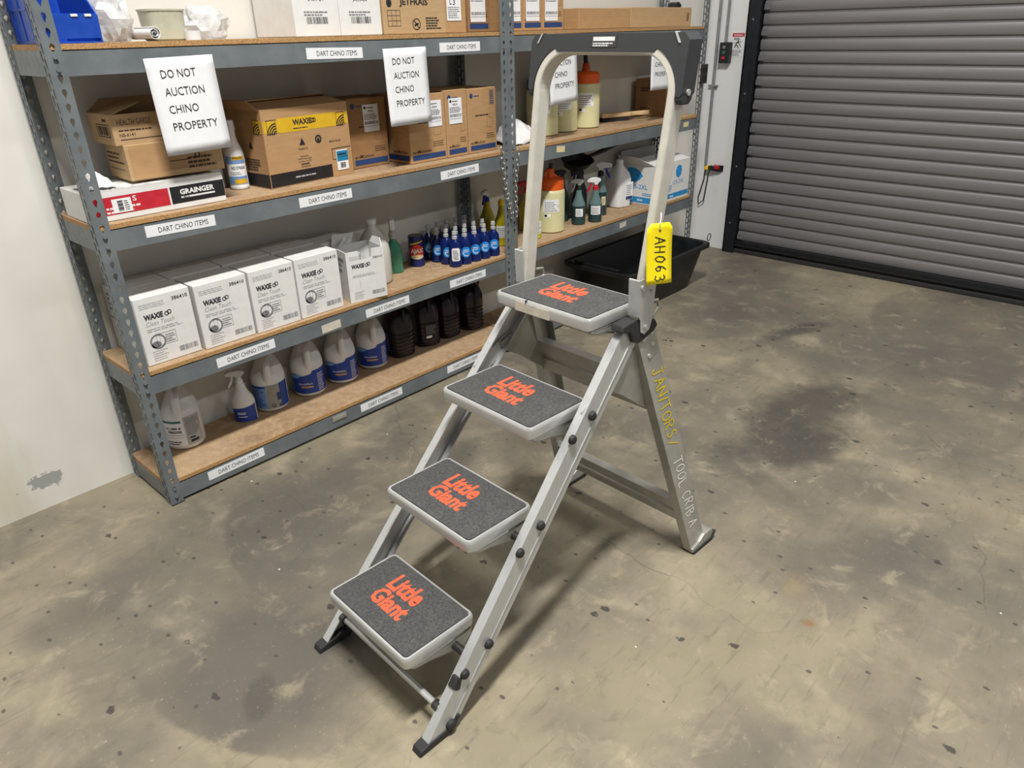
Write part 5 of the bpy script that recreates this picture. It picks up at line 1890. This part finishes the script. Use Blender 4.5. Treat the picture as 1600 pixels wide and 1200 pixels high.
# dish soap bottles in a block of five by four
proto = None
rows = ['front row', 'second row', 'third row', 'rear row']
cols = ['first from the left', 'second from the left', 'in the middle', 'second from the right', 'nearest the posts']
rb, rby = 0.0305, 0.0285
for j in range(4):
    for i in range(5):
        x = 1.478 + i * 0.0615 + (0.004 if j % 2 else 0)
        y = 0.062 + j * 0.0635 - (0.014 * i / 4 if j == 0 else 0) + 0.005
        lbs = 'small blue dish soap bottle, %s of the block, %s' % (rows[j], cols[i])
        if proto is None:
            t = thing('dish_soap_bottle', lbs, 'bottle', (x, y, Z2), -0.62, 'small blue dish soap bottles')
            b = MB().loft([(0, 0.027, 0.025), (0.003, rb, rby), (0.030, rb, rby), (0.060, 0.0290, 0.027), (0.085, 0.0302, 0.028), (0.104, 0.028, 0.026), (0.124, 0.014, 0.014), (0.132, 0.011, 0.011)], 24).build('body', 'dish_blue', t, True)
            MB().loft([(0.130, 0.0125), (0.142, 0.0125), (0.145, 0.009), (0.150, 0.0085), (0.151, 0.0115), (0.166, 0.0105), (0.168, 0.008)], 16).build('cap', 'clear_cap', t, True)
            em = lambda e: curv(lambda u, v: ((rb + e) * math.sin(u / rb), -(rby + e) * math.cos(u / rb), v))
            lab = Ink().disc(0, 0.060, 0.024, 0.026, 22).build(em(0.0011), 'dish_label', b, 'label')
            Ink().ring(0.002, 0.058, 0.017, 0.004, 12, PI * 0.9, PI * 1.7).lines(-0.012, 0.014, 0.060, 0.076, 2, 0.5, 3).build(em(0.0018), 'white_ink', lab, 'print')
            proto = t
        else:
            t = copy_tree(proto)
            t.location = (x, y, Z2)
            t['label'] = lbs
        t.rotation_euler = (0, 0, -0.62 + 0.12 * math.sin(i * 3.1 + j * 1.7))
        if (i, j) == (0, 0):
            t.rotation_euler = (0, 0, -0.62)
# one shows its white back label
t = proto
lab = [c for c in t.children if c.name.startswith('body')][0]
for c in list(lab.children):
    for g_ in list(c.children):
        bpy.data.objects.remove(g_)
    bpy.data.objects.remove(c)
l2 = Ink().poly([(-0.016, 0.030), (0.016, 0.030), (0.020, 0.036), (0.020, 0.084), (0.014, 0.092), (-0.014, 0.092), (-0.020, 0.084), (-0.020, 0.036)]).build(em(0.0011), 'paper', lab, 'label')
Ink().lines(-0.014, 0.014, 0.045, 0.085, 6, 0.4, 2).bars(-0.008, 0.012, 0.036, 0.043, 9, 3).build(em(0.0018), 'ink', l2, 'print')
t['label'] = 'small blue dish soap bottle turned to its white back label, front row left'

# --- second shelf, right bay
YG = 'yellow cleaner bottles behind the middle posts'
spray('spray_bottle', 'yellow spray bottle with blue trigger behind the middle posts', 1.905, 0.268, Z2, 0.040, 0.205, ('yellow_liquid', 'white_plastic', 'blue_plastic', 'blue_plastic'), YG, -0.3, 0.6)
t, b = spray('squeeze_bottle', 'bright yellow bottle with white label just behind the middle posts', 1.888, 0.150, Z2, 0.036, 0.205, ('yellow_liquid', None, None, None), YG, -0.6, 0, (-1.0, 1.0, 0.045, 0.105, 'paper'))
MB().loft([(0.204, 0.016), (0.225, 0.015), (0.235, 0.006)], 14).build('cap', 'yellow_plastic', t, True)
t, b = spray('squeeze_bottle', 'lime green bottle with white label beside the orange-capped sprayer', 2.092, 0.105, Z2, 0.037, 0.165, ('lime_liquid', None, None, None), YG, -0.6, 0, (-1.0, 1.2, 0.03, 0.095, 'paper'))
MB().loft([(0.164, 0.016), (0.182, 0.015), (0.186, 0.012)], 14).build('cap', 'lime_liquid', t, True)
t, b = spray('spray_bottle', 'yellow bottle with red trigger head behind the orange-capped sprayer', 2.200, 0.255, Z2, 0.042, 0.205, ('yellow_liquid', 'red_plastic', 'red_plastic', 'red_plastic'), YG, -0.5, 0.0, (-0.6, 1.3, 0.06, 0.13, 'paper'))


def pump_jug(label, x, y, z, r, h, capm, rz, lab_rot=0.0, tall=True, lever=False):
    t = thing('sprayer_jug', label, 'sprayer', (x, y, z), rz, 'pump sprayers of pale yellow liquid')
    b = MB().loft([(0, r * 0.9), (0.006, r), (h - 0.02, r), (h - 0.006, r * 0.97), (h, r * 0.9)], 36).build('body', 'pale_yellow_liquid', t, True)
    MB().loft([(h - 0.001, r * 0.93), (h + 0.045, r * 0.93), (h + 0.056, r * 0.80), (h + 0.062, r * 0.30), (h + 0.10, r * 0.22)], 32).build('cap', capm, t, True)
    if tall:
        MB().tube([(0, 0, h + 0.095), (-0.004, 0.0, h + 0.115), (-0.006, 0.0, h + 0.150)], [0.013, 0.012, 0.011], 12).build('pump_handle', 'black_plastic', t, True)
    if lever:
        c_ = [q for q in t.children if q.name.startswith('cap')][0]
        MB().prism([(-0.030, h + 0.055), (-0.034, h + 0.085), (-0.018, h + 0.105), (0.016, h + 0.108), (0.024, h + 0.075), (0.050, h + 0.058)], lambda a, bb, k: (a, k, bb), -0.014, 0.014).build('pump_neck', capm, c_, bevel=0.004)
        MB().prism([(-r - 0.0, h + 0.050), (-r - 0.022, h + 0.046), (-r - 0.020, h - 0.070), (-r - 0.008, h - 0.074), (-r - 0.002, h + 0.01)], lambda a, bb, k: (a, k, bb), -0.014, 0.014).build('trigger_lever', capm, c_, bevel=0.003)
        MB().tube([(0.0, 0, h + 0.10), (0.004, 0, h + 0.13)], 0.010, 10).build('pump_handle', 'black_plastic', t, True)
    l_ = wrap(b, r, h * 0.50, h * 0.80, -0.55, 0.55, 'paper', e=0.0009)
    ik = Ink().lines(-r * 0.45, r * 0.42, h * 0.53, h * 0.77, 5, 0.35, int(x * 77))
    ik.rect(r * 0.45, r * 0.49, h * 0.6, h * 0.68)
    ik.build(cylmap(r, 0, 0.0016), 'grey_ink', l_, 'print')
    l_ = wrap(b, r, h * 0.38, h * 0.47, -0.50, -0.05, 'paper', 'small_label', e=0.0009)
    Ink().rect(-r * 0.46, -r * 0.28, h * 0.40, h * 0.45).build(cylmap(r, 0, 0.0016), 'black_ink', l_, 'print')
    return t


pump_jug('orange-capped pump sprayer with hanging trigger on the second shelf', 2.272, 0.145, Z2, 0.080, 0.228, 'orange_plastic', -0.80, lever=True, tall=False)
pump_jug('blue-capped pump sprayer standing behind the handrail arm', 2.290, 0.215, Z3, 0.084, 0.225, 'blue_plastic', -0.9)
pump_jug('pump sprayer whose cap is hidden behind a hanging white notice', 2.474, 0.225, Z3, 0.080, 0.228, 'white_plastic', -0.85, tall=False)
pump_jug('orange-capped pump sprayer right of the hanging notice on the third shelf', 2.676, 0.225, Z3, 0.080, 0.232, 'orange_plastic', -0.9)

SG = 'dark green spray bottles on the second shelf'
tl = ('teal_clear', 'clear_cap', 'clear_cap', 'black_plastic', 'teal_liquid')
spray('spray_bottle', 'dark green spray bottle with clear head beside the orange-capped sprayer', 2.480, 0.108, Z2, 0.0385, 0.190, tl, SG, -0.85, 0.2, (-0.5, 0.6, 0.048, 0.092, 'paper'), 0.55)
spray('spray_bottle', 'dark green spray bottle with white head and red trigger', 2.586, 0.070, Z2, 0.0385, 0.180, ('teal_clear', 'white_plastic', 'red_plastic', 'red_plastic', 'teal_liquid'), SG, -0.85, 0.2, (-0.75, 0.75, 0.045, 0.095, 'paper'), 0.55, cap_h=1.1)
spray('spray_bottle', 'dark green spray bottle with blue trigger behind the red-triggered one', 2.742, 0.150, Z2, 0.040, 0.225, ('teal_clear', 'white_plastic', 'blue_plastic', 'black_plastic', 'teal_liquid'), SG, -0.85, 2.9, (0.1, 0.8, 0.06, 0.11, 'cream'), 0.6, cap_h=1.25)
spray('spray_bottle', 'dark spray bottle in the second row with a blue head turned left', 2.700, 0.265, Z2, 0.040, 0.225, ('teal_liquid', 'blue_plastic', 'blue_plastic', 'black_plastic'), SG, -0.85, -0.3, cap_h=1.25)
spray('spray_bottle', 'dark spray bottle with black head right behind the orange-capped sprayer', 2.485, 0.235, Z2, 0.042, 0.225, ('teal_liquid', 'black_plastic', 'black_plastic', 'black_plastic'), SG, -0.85, 0.4)
spray('spray_bottle', 'dark spray bottle between the two front green ones, second row', 2.595, 0.200, Z2, 0.040, 0.215, ('teal_liquid', 'black_plastic', 'black_plastic', 'black_plastic'), SG, -0.85, 0.4)

# black scoop lying over the bottles
sc = thing('scoop', 'black plastic scoop with long handle lying across the dark spray bottles', 'scoop', (2.60, 0.225, Z2 + 0.292), 0.10)
sc.rotation_euler = (0.35, -0.06, 0.06)
rings = [(0.0, 0.085, 0.055, 0, 0, 2.6), (0.035, 0.108, 0.072, 0, 0, 2.6), (0.040, 0.113, 0.077, 0, 0, 2.6), (0.040, 0.105, 0.069, 0, 0, 2.6), (0.008, 0.080, 0.05, 0, 0, 2.6)]
MB().loft(rings, 32).build('pan', 'black_plastic', sc, True)
MB().tube([(0.105, 0.0, 0.034), (0.18, 0.0, 0.034), (0.28, 0.0, 0.040), (0.43, 0.0, 0.058)], [0.010, 0.012, 0.014, 0.015], 10).build('handle', 'black_plastic', sc, True)

t = thing('gallon_bottle', 'squarish white gallon bottle beside the white and blue glove carton', 'bottle', (2.995, 0.195, Z2), -0.25)
b = MB().loft([(0, 0.058, 0.058, 0, 0, 3.4), (0.005, 0.064, 0.064, 0, 0, 3.4), (0.165, 0.064, 0.064, 0, 0, 3.4), (0.200, 0.056, 0.056, 0, 0, 3), (0.235, 0.030, 0.030, 0, 0, 2.2), (0.255, 0.020, 0.020)], 32).build('body', 'white_plastic', t, True)
MB().loft([(0.255, 0.0225), (0.276, 0.0225), (0.279, 0.018)], 18).build('cap', 'white_plastic', t, True)
l_ = MB().box(0.002, 0.058, -0.0660, -0.0645, 0.045, 0.150).build('label', 'paper', b)
Ink().rect(0.004, 0.056, 0.047, 0.066).build(front(-0.0660), 'navy_ink', l_, 'band')
Ink().lines(0.008, 0.052, 0.075, 0.14, 6, 0.4, 3).build(front(-0.0660), 'grey_ink', l_, 'print')

# --- third shelf, right bay: brush and rag
br = thing('bench_brush', 'wooden bench brush with dark bristles lying on the third shelf', 'brush', (2.905, 0.285, Z3), 0)
br.rotation_euler = (0, 0, -0.36)
MB().prism([(0.0, -0.022), (0.20, -0.022), (0.225, -0.010), (0.26, -0.009), (0.30, -0.014), (0.345, -0.011), (0.355, 0.0), (0.345, 0.011), (0.30, 0.014), (0.26, 0.009), (0.225, 0.010), (0.20, 0.022), (0.0, 0.022)], lambda a, b, t: (a, b, t), 0.022, 0.046).build('wood_handle', 'wood', br, bevel=0.005)
mb = MB()
for i in range(20):
    for j in range(4):
        x, y = 0.008 + i * 0.0095, -0.0165 + j * 0.011
        mb.tube([(x, y, 0.022), (x - 0.002, y * 1.15, 0.0)], [0.0035, 0.0048], 6)
bo = mb.build('bristles', 'bristle', br)
bo['kind'] = 'stuff'
MB().cyl((0.338, 0, 0.0458), (0.338, 0, 0.0465), 0.005, 12).build('hang_hole', 'bristle', br)


def rag(name, label, loc, sx, sy, h, seed):
    mb = MB()
    vs, fs = [], []
    n = 22
    for j in range(n + 1):
        for i in range(n + 1):
            u, v = 2 * i / n - 1, 2 * j / n - 1
            r = math.hypot(u, v)
            z = h * max(0.0, 1 - r * 0.95) ** 0.8
            f = mnoise.noise(Vector((u * 2.2 + seed, v * 2.2, seed))) * 0.5 + abs(mnoise.noise(Vector((u * 4.5, v * 4.5 + seed, 1.0)))) * 0.5
            z = max(0.0, z + f * h * 0.55 * (1 - 0.5 * r))
            vs.append((u * sx * (1 + 0.2 * f), v * sy * (1 + 0.2 * f), z))
    for j in range(n):
        for i in range(n):
            a = j * (n + 1) + i
            fs.append((a, a + 1, a + n + 2, a + n + 1))
    mb.add(vs, fs)
    o = mb.build(name, 'cloth_white', None, True, loc=loc)
    md = o.modifiers.new('thick', 'SOLIDIFY')
    md.thickness = 0.003
    md.offset = 1
    return tag(o, label, 'rag')


rag('cloth_rag', 'heap of white rags on the third shelf behind the middle posts', (2.015, 0.165, Z3), 0.125, 0.105, 0.115, 2.0)
